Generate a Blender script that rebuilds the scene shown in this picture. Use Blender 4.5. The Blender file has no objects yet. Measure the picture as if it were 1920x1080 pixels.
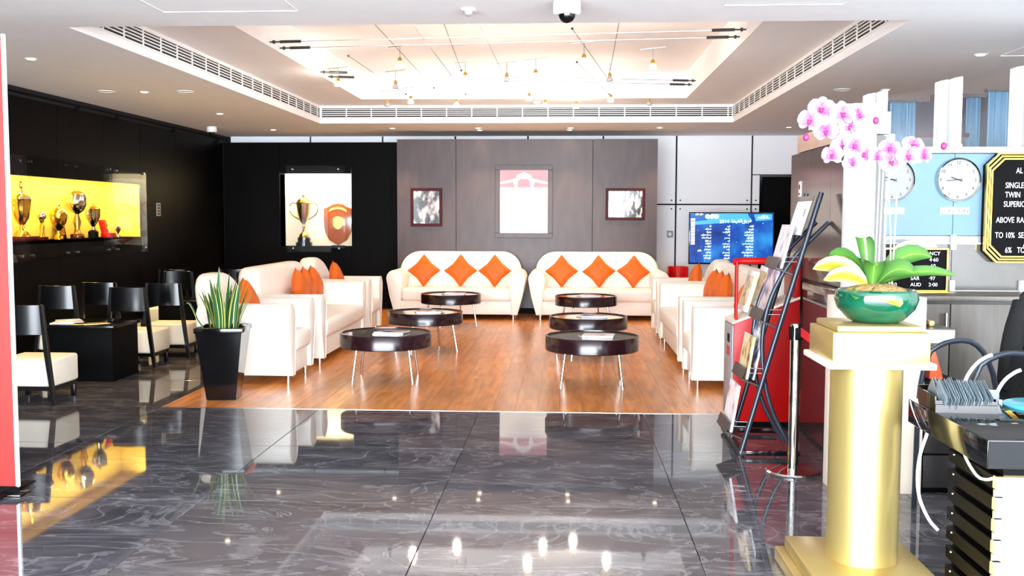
import bpy, bmesh, math, random
from mathutils import Vector, Matrix
random.seed(7)
PI = math.pi
scene = bpy.context.scene
COL = scene.collection

# ---------------------------------------------------------------- camera
cam_d = bpy.data.cameras.new('camera'); cam = bpy.data.objects.new('camera', cam_d); COL.objects.link(cam)
cam_d.sensor_width = 36.0; cam_d.lens = 36.0 * 1850 / 1920; cam_d.clip_start = .05; cam_d.clip_end = 200
cam.matrix_world = (Matrix.Translation((0, 0, 1.5)) @ Matrix.Rotation(math.radians(3.148), 4, 'Z')
                    @ Matrix.Rotation(PI / 2 - math.radians(4.081), 4, 'X') @ Matrix.Rotation(.0025, 4, 'Z'))
scene.camera = cam
# ---------------------------------------------------------------- world: overcast daylight outside the open glass front
w = bpy.data.worlds.new('sky'); scene.world = w; w.use_nodes = True
bg = w.node_tree.nodes['Background']; bg.inputs[0].default_value = (.84, .92, 1.0, 1); bg.inputs[1].default_value = 26.0
def area(name, loc, rot, sx, sy, watt, col=(1, 1, 1), portal=False, spread=PI):
    d = bpy.data.lights.new(name, 'AREA'); d.shape = 'RECTANGLE'; d.size = sx; d.size_y = sy; d.energy = watt; d.color = col; d.spread = spread
    if portal: d.cycles.is_portal = True
    o = bpy.data.objects.new(name, d); COL.objects.link(o); o.location = loc; o.rotation_euler = rot
    return o
area('front_opening_portal', (-.3, -1.95, 1.45), (PI / 2, 0, 0), 10.4, 2.8, 1, portal=True)
# ---------------------------------------------------------------- exposure
vs = scene.view_settings; vs.view_transform = 'Standard'; vs.look = 'None'; vs.gamma = 1; vs.exposure = 0.45; vs.use_curve_mapping = False
cy = scene.cycles
cy.max_bounces = 8; cy.diffuse_bounces = 5; cy.glossy_bounces = 4; cy.transmission_bounces = 6; cy.transparent_max_bounces = 12
cy.caustics_reflective = True; cy.blur_glossy = 1.0; cy.caustics_refractive = False; cy.sample_clamp_indirect = 20.0

# ---------------------------------------------------------------- materials
def lin(c):
    return tuple((v / 255 / 12.92 if v / 255 <= .04045 else ((v / 255 + .055) / 1.055) ** 2.4) for v in c)
def mat(name, rgb, rough=.5, metal=0, var=.08, scale=6, bump=0, bscale=40, coat=0, emit=None, es=0, rand=0, stretch=(1, 1, 1), spec=.5, sheen=0, detail=5):
    m = bpy.data.materials.new(name); m.use_nodes = True; nt = m.node_tree; N = nt.nodes; L = nt.links
    p = N['Principled BSDF']; c = lin(rgb)
    p.inputs['Roughness'].default_value = rough; p.inputs['Metallic'].default_value = metal
    p.inputs['Coat Weight'].default_value = coat; p.inputs['Coat Roughness'].default_value = .05
    p.inputs['Specular IOR Level'].default_value = spec; p.inputs['Sheen Weight'].default_value = sheen
    tc = N.new('ShaderNodeTexCoord'); mp = N.new('ShaderNodeMapping'); mp.inputs['Scale'].default_value = stretch
    L.new(tc.outputs['Object'], mp.inputs['Vector'])
    nz = N.new('ShaderNodeTexNoise'); nz.inputs['Scale'].default_value = scale; nz.inputs['Detail'].default_value = detail
    L.new(mp.outputs[0], nz.inputs['Vector'])
    cr = N.new('ShaderNodeValToRGB')
    cr.color_ramp.elements[0].position = .3; cr.color_ramp.elements[1].position = .7
    cr.color_ramp.elements[0].color = tuple(v * (1 - var) for v in c) + (1,)
    cr.color_ramp.elements[1].color = tuple(min(1, v * (1 + var)) for v in c) + (1,)
    L.new(nz.outputs['Fac'], cr.inputs['Fac']); out = cr.outputs['Color']
    if rand:
        oi = N.new('ShaderNodeObjectInfo'); hs = N.new('ShaderNodeHueSaturation'); mr = N.new('ShaderNodeMapRange')
        mr.inputs['To Min'].default_value = 1 - rand; mr.inputs['To Max'].default_value = 1 + rand
        L.new(oi.outputs['Random'], mr.inputs['Value']); L.new(mr.outputs[0], hs.inputs['Value']); L.new(out, hs.inputs['Color']); out = hs.outputs['Color']
        off = N.new('ShaderNodeVectorMath'); off.operation = 'SCALE'; off.inputs[0].default_value = (37, 19, 53); L.new(oi.outputs['Random'], off.inputs['Scale'])
        L.new(off.outputs[0], mp.inputs['Location'])
    L.new(out, p.inputs['Base Color'])
    if bump:
        n2 = N.new('ShaderNodeTexNoise'); n2.inputs['Scale'].default_value = bscale; L.new(mp.outputs[0], n2.inputs['Vector'])
        b = N.new('ShaderNodeBump'); b.inputs['Strength'].default_value = bump; b.inputs['Distance'].default_value = .01
        L.new(n2.outputs['Fac'], b.inputs['Height']); L.new(b.outputs[0], p.inputs['Normal'])
    if emit:
        p.inputs['Emission Color'].default_value = lin(emit) + (1,); p.inputs['Emission Strength'].default_value = es
    return m
def glass(name, tint=(1, 1, 1), refl=1.0):
    m = bpy.data.materials.new(name); m.use_nodes = True; nt = m.node_tree; N = nt.nodes; L = nt.links
    N.remove(N['Principled BSDF'])
    t = N.new('ShaderNodeBsdfTransparent'); t.inputs[0].default_value = tint + (1,)
    g = N.new('ShaderNodeBsdfGlossy'); g.inputs['Roughness'].default_value = .01
    fr = N.new('ShaderNodeFresnel'); fr.inputs['IOR'].default_value = 1.0 + .45 * refl
    ge = N.new('ShaderNodeNewGeometry'); sb = N.new('ShaderNodeMath'); sb.operation = 'SUBTRACT'; sb.inputs[0].default_value = 1; L.new(ge.outputs['Backfacing'], sb.inputs[1])
    mu = N.new('ShaderNodeMath'); mu.operation = 'MULTIPLY'; L.new(fr.outputs[0], mu.inputs[0]); L.new(sb.outputs[0], mu.inputs[1])
    mx = N.new('ShaderNodeMixShader'); L.new(mu.outputs[0], mx.inputs[0]); L.new(t.outputs[0], mx.inputs[1]); L.new(g.outputs[0], mx.inputs[2])
    L.new(mx.outputs[0], N['Material Output'].inputs[0])
    return m
def marble():
    m = bpy.data.materials.new('grey_marble'); m.use_nodes = True; nt = m.node_tree; N = nt.nodes; L = nt.links; p = N['Principled BSDF']
    tc = N.new('ShaderNodeTexCoord'); oi = N.new('ShaderNodeObjectInfo')
    off = N.new('ShaderNodeVectorMath'); off.operation = 'SCALE'; off.inputs[0].default_value = (31, 17, 7); L.new(oi.outputs['Random'], off.inputs['Scale'])
    ad = N.new('ShaderNodeVectorMath'); L.new(tc.outputs['Object'], ad.inputs[0]); L.new(off.outputs[0], ad.inputs[1])
    mp = N.new('ShaderNodeMapping'); mp.inputs['Rotation'].default_value = (0, 0, .35); mp.inputs['Scale'].default_value = (.8, 2.0, 1); L.new(ad.outputs[0], mp.inputs[0])
    n1 = N.new('ShaderNodeTexNoise'); n1.inputs['Scale'].default_value = 2.2; n1.inputs['Detail'].default_value = 12; n1.inputs['Roughness'].default_value = .68; n1.inputs['Distortion'].default_value = .9
    L.new(mp.outputs[0], n1.inputs['Vector'])
    c1 = N.new('ShaderNodeValToRGB'); e = c1.color_ramp.elements
    e[0].position = .3; e[0].color = lin((52, 51, 56)) + (1,); e[1].position = .74; e[1].color = lin((112, 110, 114)) + (1,)
    k = e.new(.52); k.color = lin((77, 75, 80)) + (1,)
    L.new(n1.outputs['Fac'], c1.inputs['Fac'])
    n2 = N.new('ShaderNodeTexNoise'); n2.inputs['Scale'].default_value = 1.3; n2.inputs['Detail'].default_value = 8; n2.inputs['Distortion'].default_value = 3.2; L.new(mp.outputs[0], n2.inputs['Vector'])
    c2 = N.new('ShaderNodeValToRGB'); e = c2.color_ramp.elements
    e[0].position = .47; e[0].color = (0, 0, 0, 1); e[1].position = .53; e[1].color = (0, 0, 0, 1); k = e.new(.5); k.color = (1, 1, 1, 1)
    L.new(n2.outputs['Fac'], c2.inputs['Fac'])
    mx = N.new('ShaderNodeMix'); mx.data_type = 'RGBA'; L.new(c2.outputs['Color'], mx.inputs[0]); L.new(c1.outputs['Color'], mx.inputs[6]); mx.inputs[7].default_value = lin((176, 173, 174)) + (1,)
    ml = N.new('ShaderNodeMath'); ml.operation = 'MULTIPLY'; ml.inputs[1].default_value = .22; L.new(c2.outputs['Color'], ml.inputs[0]); L.new(ml.outputs[0], mx.inputs[0])
    L.new(mx.outputs[2], p.inputs['Base Color'])
    p.inputs['Roughness'].default_value = .035; p.inputs['Specular IOR Level'].default_value = .6
    return m
M = {}
M['marble'] = marble()
M['grout'] = mat('grout', (120, 116, 114), .6)
M['wood'] = mat('orange_wood', (206, 130, 62), .24, var=.2, scale=4, detail=1, stretch=(5, .6, 1), rand=.14, spec=.5)
M['plaster'] = mat('white_plaster', (244, 242, 241), .85, var=.015)
M['white_panel'] = mat('white_panel', (246, 246, 250), .35, var=.01)
M['white'] = mat('white_paint', (240, 240, 238), .4, var=.02)
M['dark_gap'] = mat('dark_gap', (12, 12, 13), .8)
M['wenge'] = mat('wenge_cladding', (8, 6, 6), .42, var=.25, scale=5, stretch=(6, 6, .5), spec=.04)
M['taupe'] = mat('taupe_wood_panel', (74, 60, 61), .34, var=.14, scale=3, stretch=(3, 3, .8), spec=.28)
M['brownp'] = mat('glossy_brown_laminate', (96, 80, 74), .12, var=.06, stretch=(4, 4, .6))
M['brown_reflecting'] = mat('brown_laminate_red_reflection', (70, 42, 42), .07, var=.06)  # brown laminate with the reflected red stand mixed into its colour
M['peach'] = mat('light_peach', (205, 165, 140), .3)
M['leather'] = mat('cream_leather', (238, 234, 224), .42, var=.03, bump=.08, bscale=90)
M['orange'] = mat('orange_satin', (208, 94, 16), .5, var=.06, bump=.1, bscale=200, spec=.3)
M['drum'] = mat('dark_wenge_drum', (34, 14, 19), .2, var=.2, stretch=(1, 1, 4))
M['tabletop'] = mat('grey_glass_top', (112, 108, 98), .06, var=.03)
M['chrome'] = mat('chrome', (222, 220, 216), .08, 1, var=.02)
M['steel'] = mat('brushed_steel', (190, 190, 190), .25, 1, var=.05)
M['gold'] = mat('polished_gold', (226, 176, 70), .16, 1, var=.06)
M['goldpaint'] = mat('satin_gold_paint', (190, 168, 104), .34, .75, var=.04, stretch=(1, 1, .3))
M['brass'] = mat('brass', (210, 176, 96), .25, 1)
M['silver'] = mat('polished_silver', (215, 210, 196), .1, 1)
M['black'] = mat('black_lacquer', (10, 10, 11), .1, var=.1)
M['blackm'] = mat('black_matt', (7, 7, 8), .55, var=.1, spec=.06)
M['blacktube'] = mat('dark_blue_grey_tube', (44, 50, 60), .3, .3)
M['charcoal'] = mat('charcoal', (48, 44, 44), .4)
M['granite'] = mat('black_granite', (14, 15, 16), .04, var=.5, scale=80)
M['granite_edge'] = mat('dark_granite_edge', (14, 15, 18), .45, spec=.15, var=.1, scale=60)
M['chairwood'] = mat('black_chair_wood', (10, 10, 12), .2, var=.15)
M['seat'] = mat('cream_seat_vinyl', (232, 224, 206), .5, var=.03)
M['red'] = mat('red_lacquer', (176, 8, 8), .35, var=.03, spec=.25)
M['redboard'] = mat('red_board', (150, 28, 22), .4, var=.04)
M['belt'] = mat('red_belt_webbing', (190, 26, 34), .6)
M['grey'] = mat('grey_plastic', (150, 148, 150), .4)
M['slatcream'] = mat('cream_yellow_slat', (206, 180, 128), .4, var=.04)
M['dial'] = mat('clock_dial', (150, 150, 148), .5, var=.01, spec=.2)
M['cream'] = mat('cream_laminate', (236, 222, 202), .4, var=.02)
M['paleblue'] = mat('pale_blue_glass_panel', (104, 134, 154), .3, var=.01, spec=.2)
M['greypanel'] = mat('grey_panel', (140, 146, 146), .3)
M['taupe_glass'] = mat('taupe_glass_panel', (98, 94, 88), .1)
M['credenza'] = mat('grey_oak_veneer', (92, 84, 74), .4, var=.2, scale=5, stretch=(5, 5, .6))
M['green'] = mat('green_glaze', (8, 72, 50), .08, var=.25, scale=7, coat=.6)
M['soil'] = mat('moss_and_bark', (140, 112, 66), .9, var=.4, scale=60, bump=.8, bscale=70)
M['earth'] = mat('potting_soil', (34, 26, 22), .95, var=.4, scale=60, bump=.6)
M['stem'] = mat('pale_green_stem', (176, 184, 140), .5, var=.1)
M['lip'] = mat('magenta_lip', (120, 24, 80), .5)
M['blue'] = mat('blue_reflection', (84, 122, 148), .6, var=.03)  # blue of the sheets that stand in for reflections
M['room'] = mat('dark_purple_reflection', (58, 50, 56), .7)  # dark tone standing in for reflections in the reception glass
M['turq'] = mat('turquoise_plastic', (70, 180, 200), .25)
M['shieldwood'] = mat('orange_brown_shield_wood', (176, 84, 26), .2, var=.12, coat=.5)
M['yellowback'] = mat('yellow_niche_lining', (236, 206, 84), .55, var=.02)
M['whiteback'] = mat('white_niche_lining', (238, 232, 214), .55, var=.01)
M['mahogany'] = mat('mahogany_frame', (66, 12, 12), .4, var=.15, spec=.12)
M['text'] = mat('white_lettering', (245, 245, 245), .5)
M['ink'] = mat('grey_numerals', (44, 42, 44), .6)
M['paper'] = mat('white_paper', (238, 238, 240), .5, var=.02)
M['jacket'] = mat('black_cloth', (9, 9, 10), .95, var=.2, bump=.3)
M['cardgrey'] = mat('grey_card_sleeve', (96, 108, 114), .2, var=.2, scale=20, rand=.3)
M['orange_plastic'] = mat('orange_plastic', (206, 84, 44), .4)
M['glass'] = glass('clear_glass')
M['crystal'] = glass('crystal', (.98, .95, .8), 1.5)
M['bulb'] = mat('glowing_bulb', (255, 240, 215), .3, emit=(255, 226, 180), es=40)
M['lens'] = mat('glowing_downlight_lens', (255, 240, 220), .3, emit=(255, 232, 200), es=14)
M['strip'] = mat('glowing_light_strip', (255, 230, 160), .3, emit=(255, 226, 140), es=6)
M['led'] = mat('screen_text', (230, 250, 250), .4, emit=(225, 250, 248), es=1.1)
M['led_w'] = mat('screen_white', (250, 250, 250), .4, emit=(235, 245, 250), es=1.0)

def screen_mat():
    m = bpy.data.materials.new('blue_star_screen'); m.use_nodes = True; nt = m.node_tree; N = nt.nodes; L = nt.links; p = N['Principled BSDF']
    tc = N.new('ShaderNodeTexCoord'); n = N.new('ShaderNodeTexNoise'); n.inputs['Scale'].default_value = 2.2; n.inputs['Detail'].default_value = 3; L.new(tc.outputs['Object'], n.inputs['Vector'])
    c = N.new('ShaderNodeValToRGB'); e = c.color_ramp.elements
    e[0].position = .3; e[0].color = lin((6, 22, 90)) + (1,); e[1].position = .72; e[1].color = lin((52, 150, 225)) + (1,); k = e.new(.5); k.color = lin((22, 78, 170)) + (1,)
    L.new(n.outputs['Fac'], c.inputs['Fac'])
    v = N.new('ShaderNodeTexVoronoi'); v.inputs['Scale'].default_value = 9; L.new(tc.outputs['Object'], v.inputs['Vector'])
    c2 = N.new('ShaderNodeValToRGB'); e = c2.color_ramp.elements; e[0].position = .03; e[0].color = (.4, .8, 1, 1); e[1].position = .12; e[1].color = (0, 0, 0, 1); L.new(v.outputs['Distance'], c2.inputs['Fac'])
    a = N.new('ShaderNodeMix'); a.data_type = 'RGBA'; a.blend_type = 'ADD'; a.inputs[0].default_value = .7; L.new(c.outputs[0], a.inputs[6]); L.new(c2.outputs[0], a.inputs[7])
    p.inputs['Base Color'].default_value = (.01, .01, .02, 1); p.inputs['Roughness'].default_value = .2
    L.new(a.outputs[2], p.inputs['Emission Color']); p.inputs['Emission Strength'].default_value = 1.0
    return m
M['screen'] = screen_mat()
def ramp_mat(name, cols, scale=6, rough=.4, kind='noise', coord='Object', axis=None, stretch=(1, 1, 1), rand=False):
    """colour ramp over noise / voronoi / a UV axis"""
    m = bpy.data.materials.new(name); m.use_nodes = True; nt = m.node_tree; N = nt.nodes; L = nt.links; p = N['Principled BSDF']; p.inputs['Roughness'].default_value = rough
    tc = N.new('ShaderNodeTexCoord'); src = tc.outputs[coord]
    mp = N.new('ShaderNodeMapping'); mp.inputs['Scale'].default_value = stretch; L.new(src, mp.inputs[0]); src = mp.outputs[0]
    if rand:
        oi = N.new('ShaderNodeObjectInfo'); off = N.new('ShaderNodeVectorMath'); off.operation = 'SCALE'; off.inputs[0].default_value = (31, 17, 23); L.new(oi.outputs['Random'], off.inputs['Scale']); L.new(off.outputs[0], mp.inputs['Location'])
    if axis is None:
        n = N.new('ShaderNodeTexNoise' if kind == 'noise' else 'ShaderNodeTexVoronoi'); n.inputs['Scale'].default_value = scale; L.new(src, n.inputs['Vector'])
        f = n.outputs['Fac'] if kind == 'noise' else n.outputs['Color']
    else:
        s = N.new('ShaderNodeSeparateXYZ'); L.new(src, s.inputs[0]); f = s.outputs[axis]
    c = N.new('ShaderNodeValToRGB'); e = c.color_ramp.elements
    e[0].position = cols[0][0]; e[0].color = lin(cols[0][1]) + (1,); e[1].position = cols[-1][0]; e[1].color = lin(cols[-1][1]) + (1,)
    for pos, cc in cols[1:-1]:
        k = e.new(pos); k.color = lin(cc) + (1,)
    L.new(f, c.inputs['Fac']); L.new(c.outputs[0], p.inputs['Base Color'])
    return m
M['photo1'] = ramp_mat('grey_photo_print', [(.38, (8, 8, 10)), (.47, (60, 56, 62)), (.54, (150, 146, 150)), (.64, (215, 212, 216))], 9, .15, stretch=(1, 1, .6))
M['photo2'] = ramp_mat('pale_photo_print', [(.38, (10, 10, 12)), (.46, (50, 48, 52)), (.54, (190, 190, 192)), (.8, (230, 230, 230))], 13, .1, stretch=(1.4, 1, .5))
M['cover1'] = ramp_mat('magazine_cover_print', [(.2, (30, 28, 36)), (.4, (120, 104, 150)), (.55, (220, 196, 190)), (.75, (240, 236, 236))], 9, .25, 'noise', rand=True)
M['cover2'] = ramp_mat('magazine_cover_print_warm', [(.3, (120, 70, 30)), (.45, (226, 190, 120)), (.6, (238, 226, 190)), (.8, (60, 40, 40))], 10, .25, 'noise', rand=True)
M['cover3'] = ramp_mat('magazine_cover_print_pale', [(.3, (200, 120, 120)), (.42, (236, 214, 214)), (.6, (245, 244, 246)), (.85, (150, 110, 150))], 7, .25, 'noise', rand=True)
M['cover4'] = ramp_mat('magazine_cover_print_cool', [(.35, (24, 30, 44)), (.48, (90, 120, 150)), (.58, (220, 228, 232)), (.7, (245, 246, 248))], 12, .2, 'noise', rand=True)
M['snake'] = ramp_mat('variegated_leaf', [(0, (190, 190, 96)), (.10, (180, 184, 92)), (.16, (22, 70, 36)), (.5, (46, 98, 60)), (.84, (20, 66, 34)), (.9, (180, 184, 92)), (1, (190, 190, 96))], coord='UV', axis=0)
M['oleaf'] = ramp_mat('orchid_leaf_green', [(0, (30, 74, 16)), (.45, (62, 108, 28)), (.5, (110, 140, 60)), (.55, (62, 108, 28)), (1, (30, 74, 16))], coord='UV', axis=0, rough=.55)
M['oleafy'] = ramp_mat('orchid_leaf_yellow', [(0, (196, 188, 132)), (.4, (150, 140, 30)), (.5, (120, 132, 36)), (.6, (150, 140, 30)), (1, (196, 188, 132))], coord='UV', axis=0, rough=.55)
M['petal'] = ramp_mat('orchid_petal', [(0, (140, 36, 112)), (.35, (178, 84, 160)), (.7, (206, 136, 192)), (1, (218, 178, 212))], coord='UV', axis=1, rough=.5)

# ---------------------------------------------------------------- geometry helpers
class B:
    def __init__(s): s.bm = bmesh.new(); s.uv = s.bm.loops.layers.uv.new('UVMap')
    def merge(s, t):
        me = bpy.data.meshes.new('t'); t.to_mesh(me); s.bm.from_mesh(me); bpy.data.meshes.remove(me); t.free(); return s
    def box(s, x0, x1, y0, y1, z0, z1, bev=0, seg=2, m=None):
        t = bmesh.new(); bmesh.ops.create_cube(t, size=1)
        for v in t.verts: v.co = Vector(((x0 + x1) / 2 + v.co.x * (x1 - x0), (y0 + y1) / 2 + v.co.y * (y1 - y0), (z0 + z1) / 2 + v.co.z * (z1 - z0)))
        if bev: bmesh.ops.bevel(t, geom=t.edges[:], offset=bev, segments=seg, affect='EDGES', profile=.5)
        if m is not None: bmesh.ops.transform(t, matrix=m, verts=t.verts)
        return s.merge(t)
    def prism(s, pts, a0, a1, axis='y', bev=0, seg=2, m=None):
        """2D outline extruded along an axis. axis y: pts=(x,z); x: pts=(y,z); z: pts=(x,y)"""
        t = bmesh.new()
        def P(p, a): return {'y': (p[0], a, p[1]), 'x': (a, p[0], p[1]), 'z': (p[0], p[1], a)}[axis]
        A = [t.verts.new(P(p, a0)) for p in pts]; Bv = [t.verts.new(P(p, a1)) for p in pts]
        fa = t.faces.new(A); fb = t.faces.new(Bv[::-1]); n = len(pts)
        for i in range(n): t.faces.new((A[i], Bv[i], Bv[(i + 1) % n], A[(i + 1) % n]))
        bmesh.ops.recalc_face_normals(t, faces=t.faces[:])
        if bev:
            es = [e for e in t.edges if (fa in e.link_faces) or (fb in e.link_faces)]
            bmesh.ops.bevel(t, geom=es, offset=bev, segments=seg, affect='EDGES', profile=.5)
        if m is not None: bmesh.ops.transform(t, matrix=m, verts=t.verts)
        return s.merge(t)
    def lathe(s, prof, seg=32, c=(0, 0, 0), m=None):
        t = bmesh.new(); rings = []
        for r, z in prof:
            if r < 1e-5: rings.append([t.verts.new((c[0], c[1], c[2] + z))])
            else: rings.append([t.verts.new((c[0] + r * math.cos(2 * PI * i / seg), c[1] + r * math.sin(2 * PI * i / seg), c[2] + z)) for i in range(seg)])
        for a, b in zip(rings, rings[1:]):
            for i in range(seg):
                j = (i + 1) % seg
                if len(a) == 1 and len(b) == 1: continue
                if len(a) == 1: t.faces.new((a[0], b[i], b[j]))
                elif len(b) == 1: t.faces.new((a[i], a[j], b[0]))
                else: t.faces.new((a[i], a[j], b[j], b[i]))
        if len(rings[0]) > 1: t.faces.new(rings[0][::-1])
        if len(rings[-1]) > 1: t.faces.new(rings[-1])
        bmesh.ops.recalc_face_normals(t, faces=t.faces[:])
        if m is not None: bmesh.ops.transform(t, matrix=m, verts=t.verts)
        return s.merge(t)
    def tube(s, pts, r, seg=10, smooth=0, closed=False):
        pts = [Vector(p) for p in pts]
        for _ in range(smooth):
            q = [pts[0]]
            for a, b in zip(pts, pts[1:]): q += [a * .75 + b * .25, a * .25 + b * .75]
            pts = q + [pts[-1]]
        n = len(pts); rr = r if isinstance(r, (list, tuple)) else None
        t = bmesh.new(); rings = []; up = None
        for i, p in enumerate(pts):
            d = (pts[min(i + 1, n - 1)] - pts[max(i - 1, 0)]) if not closed else (pts[(i + 1) % n] - pts[i - 1])
            if d.length < 1e-9: d = Vector((0, 0, 1))
            d.normalize()
            if up is None: up = d.orthogonal().normalized()
            else:
                up = up - d * up.dot(d)
                up = up.normalized() if up.length > 1e-6 else d.orthogonal().normalized()
            s2 = d.cross(up); R = r if rr is None else rr[0] + (rr[1] - rr[0]) * i / (n - 1)
            rings.append([t.verts.new(p + up * (R * math.cos(2 * PI * k / seg)) + s2 * (R * math.sin(2 * PI * k / seg))) for k in range(seg)])
        pr = list(zip(rings, rings[1:])) + ([(rings[-1], rings[0])] if closed else [])
        for a, b in pr:
            for k in range(seg): t.faces.new((a[k], a[(k + 1) % seg], b[(k + 1) % seg], b[k]))
        if not closed: t.faces.new(rings[0][::-1]); t.faces.new(rings[-1])
        bmesh.ops.recalc_face_normals(t, faces=t.faces[:])
        return s.merge(t)
    def ball(s, c, r, u=16, v=10, sc=(1, 1, 1)):
        t = bmesh.new(); bmesh.ops.create_uvsphere(t, u_segments=u, v_segments=v, radius=r)
        for q in t.verts: q.co = Vector((c[0] + q.co.x * sc[0], c[1] + q.co.y * sc[1], c[2] + q.co.z * sc[2]))
        return s.merge(t)
    def leaf(s, path, widths, side, nw=4, cup=0.0, thick=.0):
        """strip along a path; u across, v along"""
        path = [Vector(p) for p in path]; n = len(path); rows = []; side = Vector(side)
        for i, p in enumerate(path):
            d = (path[min(i + 1, n - 1)] - path[max(i - 1, 0)]).normalized()
            sd = (side - d * side.dot(d)).normalized(); nr = d.cross(sd)
            rows.append([s.bm.verts.new(p + sd * widths[i] * (2 * k / nw - 1) + nr * cup * widths[i] * ((2 * k / nw - 1) ** 2)) for k in range(nw + 1)])
        for i in range(n - 1):
            for k in range(nw):
                f = s.bm.faces.new((rows[i][k], rows[i][k + 1], rows[i + 1][k + 1], rows[i + 1][k]))
                for lp, (uu, vv) in zip(f.loops, ((k / nw, i / (n - 1)), ((k + 1) / nw, i / (n - 1)), ((k + 1) / nw, (i + 1) / (n - 1)), (k / nw, (i + 1) / (n - 1)))): lp[s.uv].uv = (uu, vv)
        return s
def obj(name, b, m, parent=None, loc=None, smooth=True, sharp=.6):
    bm = b.bm
    if smooth:
        for f in bm.faces: f.smooth = True
        for e in bm.edges:
            if len(e.link_faces) == 2 and e.calc_face_angle(0) > sharp: e.smooth = False
    me = bpy.data.meshes.new(name); bm.to_mesh(me); bm.free()
    me.materials.append(M[m] if isinstance(m, str) else m)
    o = bpy.data.objects.new(name, me); COL.objects.link(o)
    if parent: o.parent = parent
    if loc: o.location = loc
    return o
def tag(o, label=None, cat=None, group=None, kind=None):
    if label: o['label'] = label
    if cat: o['category'] = cat
    if group: o['group'] = group
    if kind: o['kind'] = kind
    return o
def thing(name, label, cat, loc=(0, 0, 0), rz=0, group=None):
    o = bpy.data.objects.new(name, None); COL.objects.link(o); o.location = loc; o.rotation_euler = (0, 0, rz); o.empty_display_size = .1
    return tag(o, label, cat, group)
def struct(name, b, m, parent=None, label=None):
    o = obj(name, b, m, parent)
    if not parent: o['kind'] = 'structure'
    if label: o['label'] = label
    return o
def dup(root, loc, rz=None, label=None, group=None):
    r = root.copy(); COL.objects.link(r); r.location = loc
    if rz is not None: r.rotation_euler = (0, 0, rz)
    if label: r['label'] = label
    if group: r['group'] = group
    for ch in list(root.children):
        c = ch.copy(); COL.objects.link(c); c.parent = r
        for g in list(ch.children):
            d = g.copy(); COL.objects.link(d); d.parent = c
    return r
def inst(src, name, parent, loc, rot=None):
    o = bpy.data.objects.new(name, src.data); COL.objects.link(o); o.parent = parent; o.location = loc
    if rot: o.rotation_euler = rot
    return o
def text(name, s, size, m, parent, loc, rot=(PI / 2, 0, 0), align='LEFT', ext=.0008, sx=1):
    c = bpy.data.curves.new('t', 'FONT'); c.body = s; c.size = size; c.align_x = align; c.extrude = ext; c.resolution_u = 3
    o = bpy.data.objects.new('t', c); COL.objects.link(o)
    dg = bpy.context.evaluated_depsgraph_get(); me = bpy.data.meshes.new_from_object(o.evaluated_get(dg)); me.name = name
    bpy.data.objects.remove(o); bpy.data.curves.remove(c)
    me.materials.clear(); me.materials.append(M[m])
    q = bpy.data.objects.new(name, me); COL.objects.link(q); q.parent = parent; q.location = loc; q.rotation_euler = rot; q.scale = (sx, 1, 1)
    return q
def rrect(w, h, r, n=8, cx=0, cz=0, rb=None):
    """rounded rectangle outline, r top corners, rb bottom corners"""
    rb = r if rb is None else rb; pts = []
    for (sx, sz, rad, a0) in ((1, 1, r, 0), (-1, 1, r, PI / 2), (-1, -1, rb, PI), (1, -1, rb, 1.5 * PI)):
        for i in range(n + 1):
            a = a0 + PI / 2 * i / n
            pts.append((cx + sx * (w / 2 - rad) + rad * math.cos(a), cz + sz * (h / 2 - rad) + rad * math.sin(a)))
    return pts

# ================================================================ SETTING
XL, XR, YB, YF, ZC = -5.66, 5.2, 16.4, -2.0, 2.84
# floor bed, marble tiles, wood planks
WX0, WX1, WY0, WY1 = -3.19, 2.05, 7.55, 15.35
floor = struct('floor', B().box(XL - .6, XR + .2, YF - 1.0, YB + .4, -.14, -.012), 'grout')
tb = B().box(-.629, .629, -.623, .623, -.02, 0, .0015, 1)
src = None
xs = [-.665 + 1.262 * (i + .5) for i in range(-5, 5)]
ys = [WY0 + 1.25 * (j + .5) for j in range(-8, 8)]
for x in xs:
    for y in ys:
        if x + .63 < XL - .4 or x - .63 > XR: continue
        if WX0 - .1 < x < WX1 and y > WY0: continue
        if src is None: src = obj('tile', tb, 'marble', floor, (x, y, 0))
        else: inst(src, 'tile', floor, (x, y, 0), (0, 0, random.choice((0, PI))))
bx = B().box(1.86, 2.1, WY0 + .002, YB, -.02, -.001); obj('tile', bx, 'marble', floor)
M['woodjoint'] = mat('dark_wood_joint', (92, 52, 26), .5, spec=.2)
obj('plank_bed', B().box(WX0, 1.86, WY0 + .001, YB - .1, -.019, -.0008), 'woodjoint', floor)
pw, pl = (WX1 - WX0) / 30, 1.3
pb = B().box(-pw / 2 + .0008, pw / 2 - .0008, -pl / 2 + .0008, pl / 2 - .0008, -.02, .0005); psrc = None
for i in range(30):
    for j in range(-1, 7):
        y0 = WY0 + (j + ((i * 7) % 5) / 5) * pl; y1 = y0 + pl
        if y1 < WY0 + .05 or y0 > WY1 - .02: continue
        x = WX0 + (i + .5) * pw
        if y0 >= WY0 - 1e-6 and y1 <= WY1 + 1.2:
            if psrc is None: psrc = obj('plank', pb, 'wood', floor, (x, (y0 + y1) / 2, 0))
            else: inst(psrc, 'plank', floor, (x, (y0 + y1) / 2, 0))
        else:
            obj('plank', B().box(x - pw / 2 + .0008, x + pw / 2 - .0008, WY0 + .001, y1 - .0008, -.02, .0005), 'wood', floor)
struct('trim_1', B().box(WX0, 1.9, WY0 - .012, WY0 + .004, -.01, .002), 'steel', label='thin metal strip between marble and wood floor')

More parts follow.
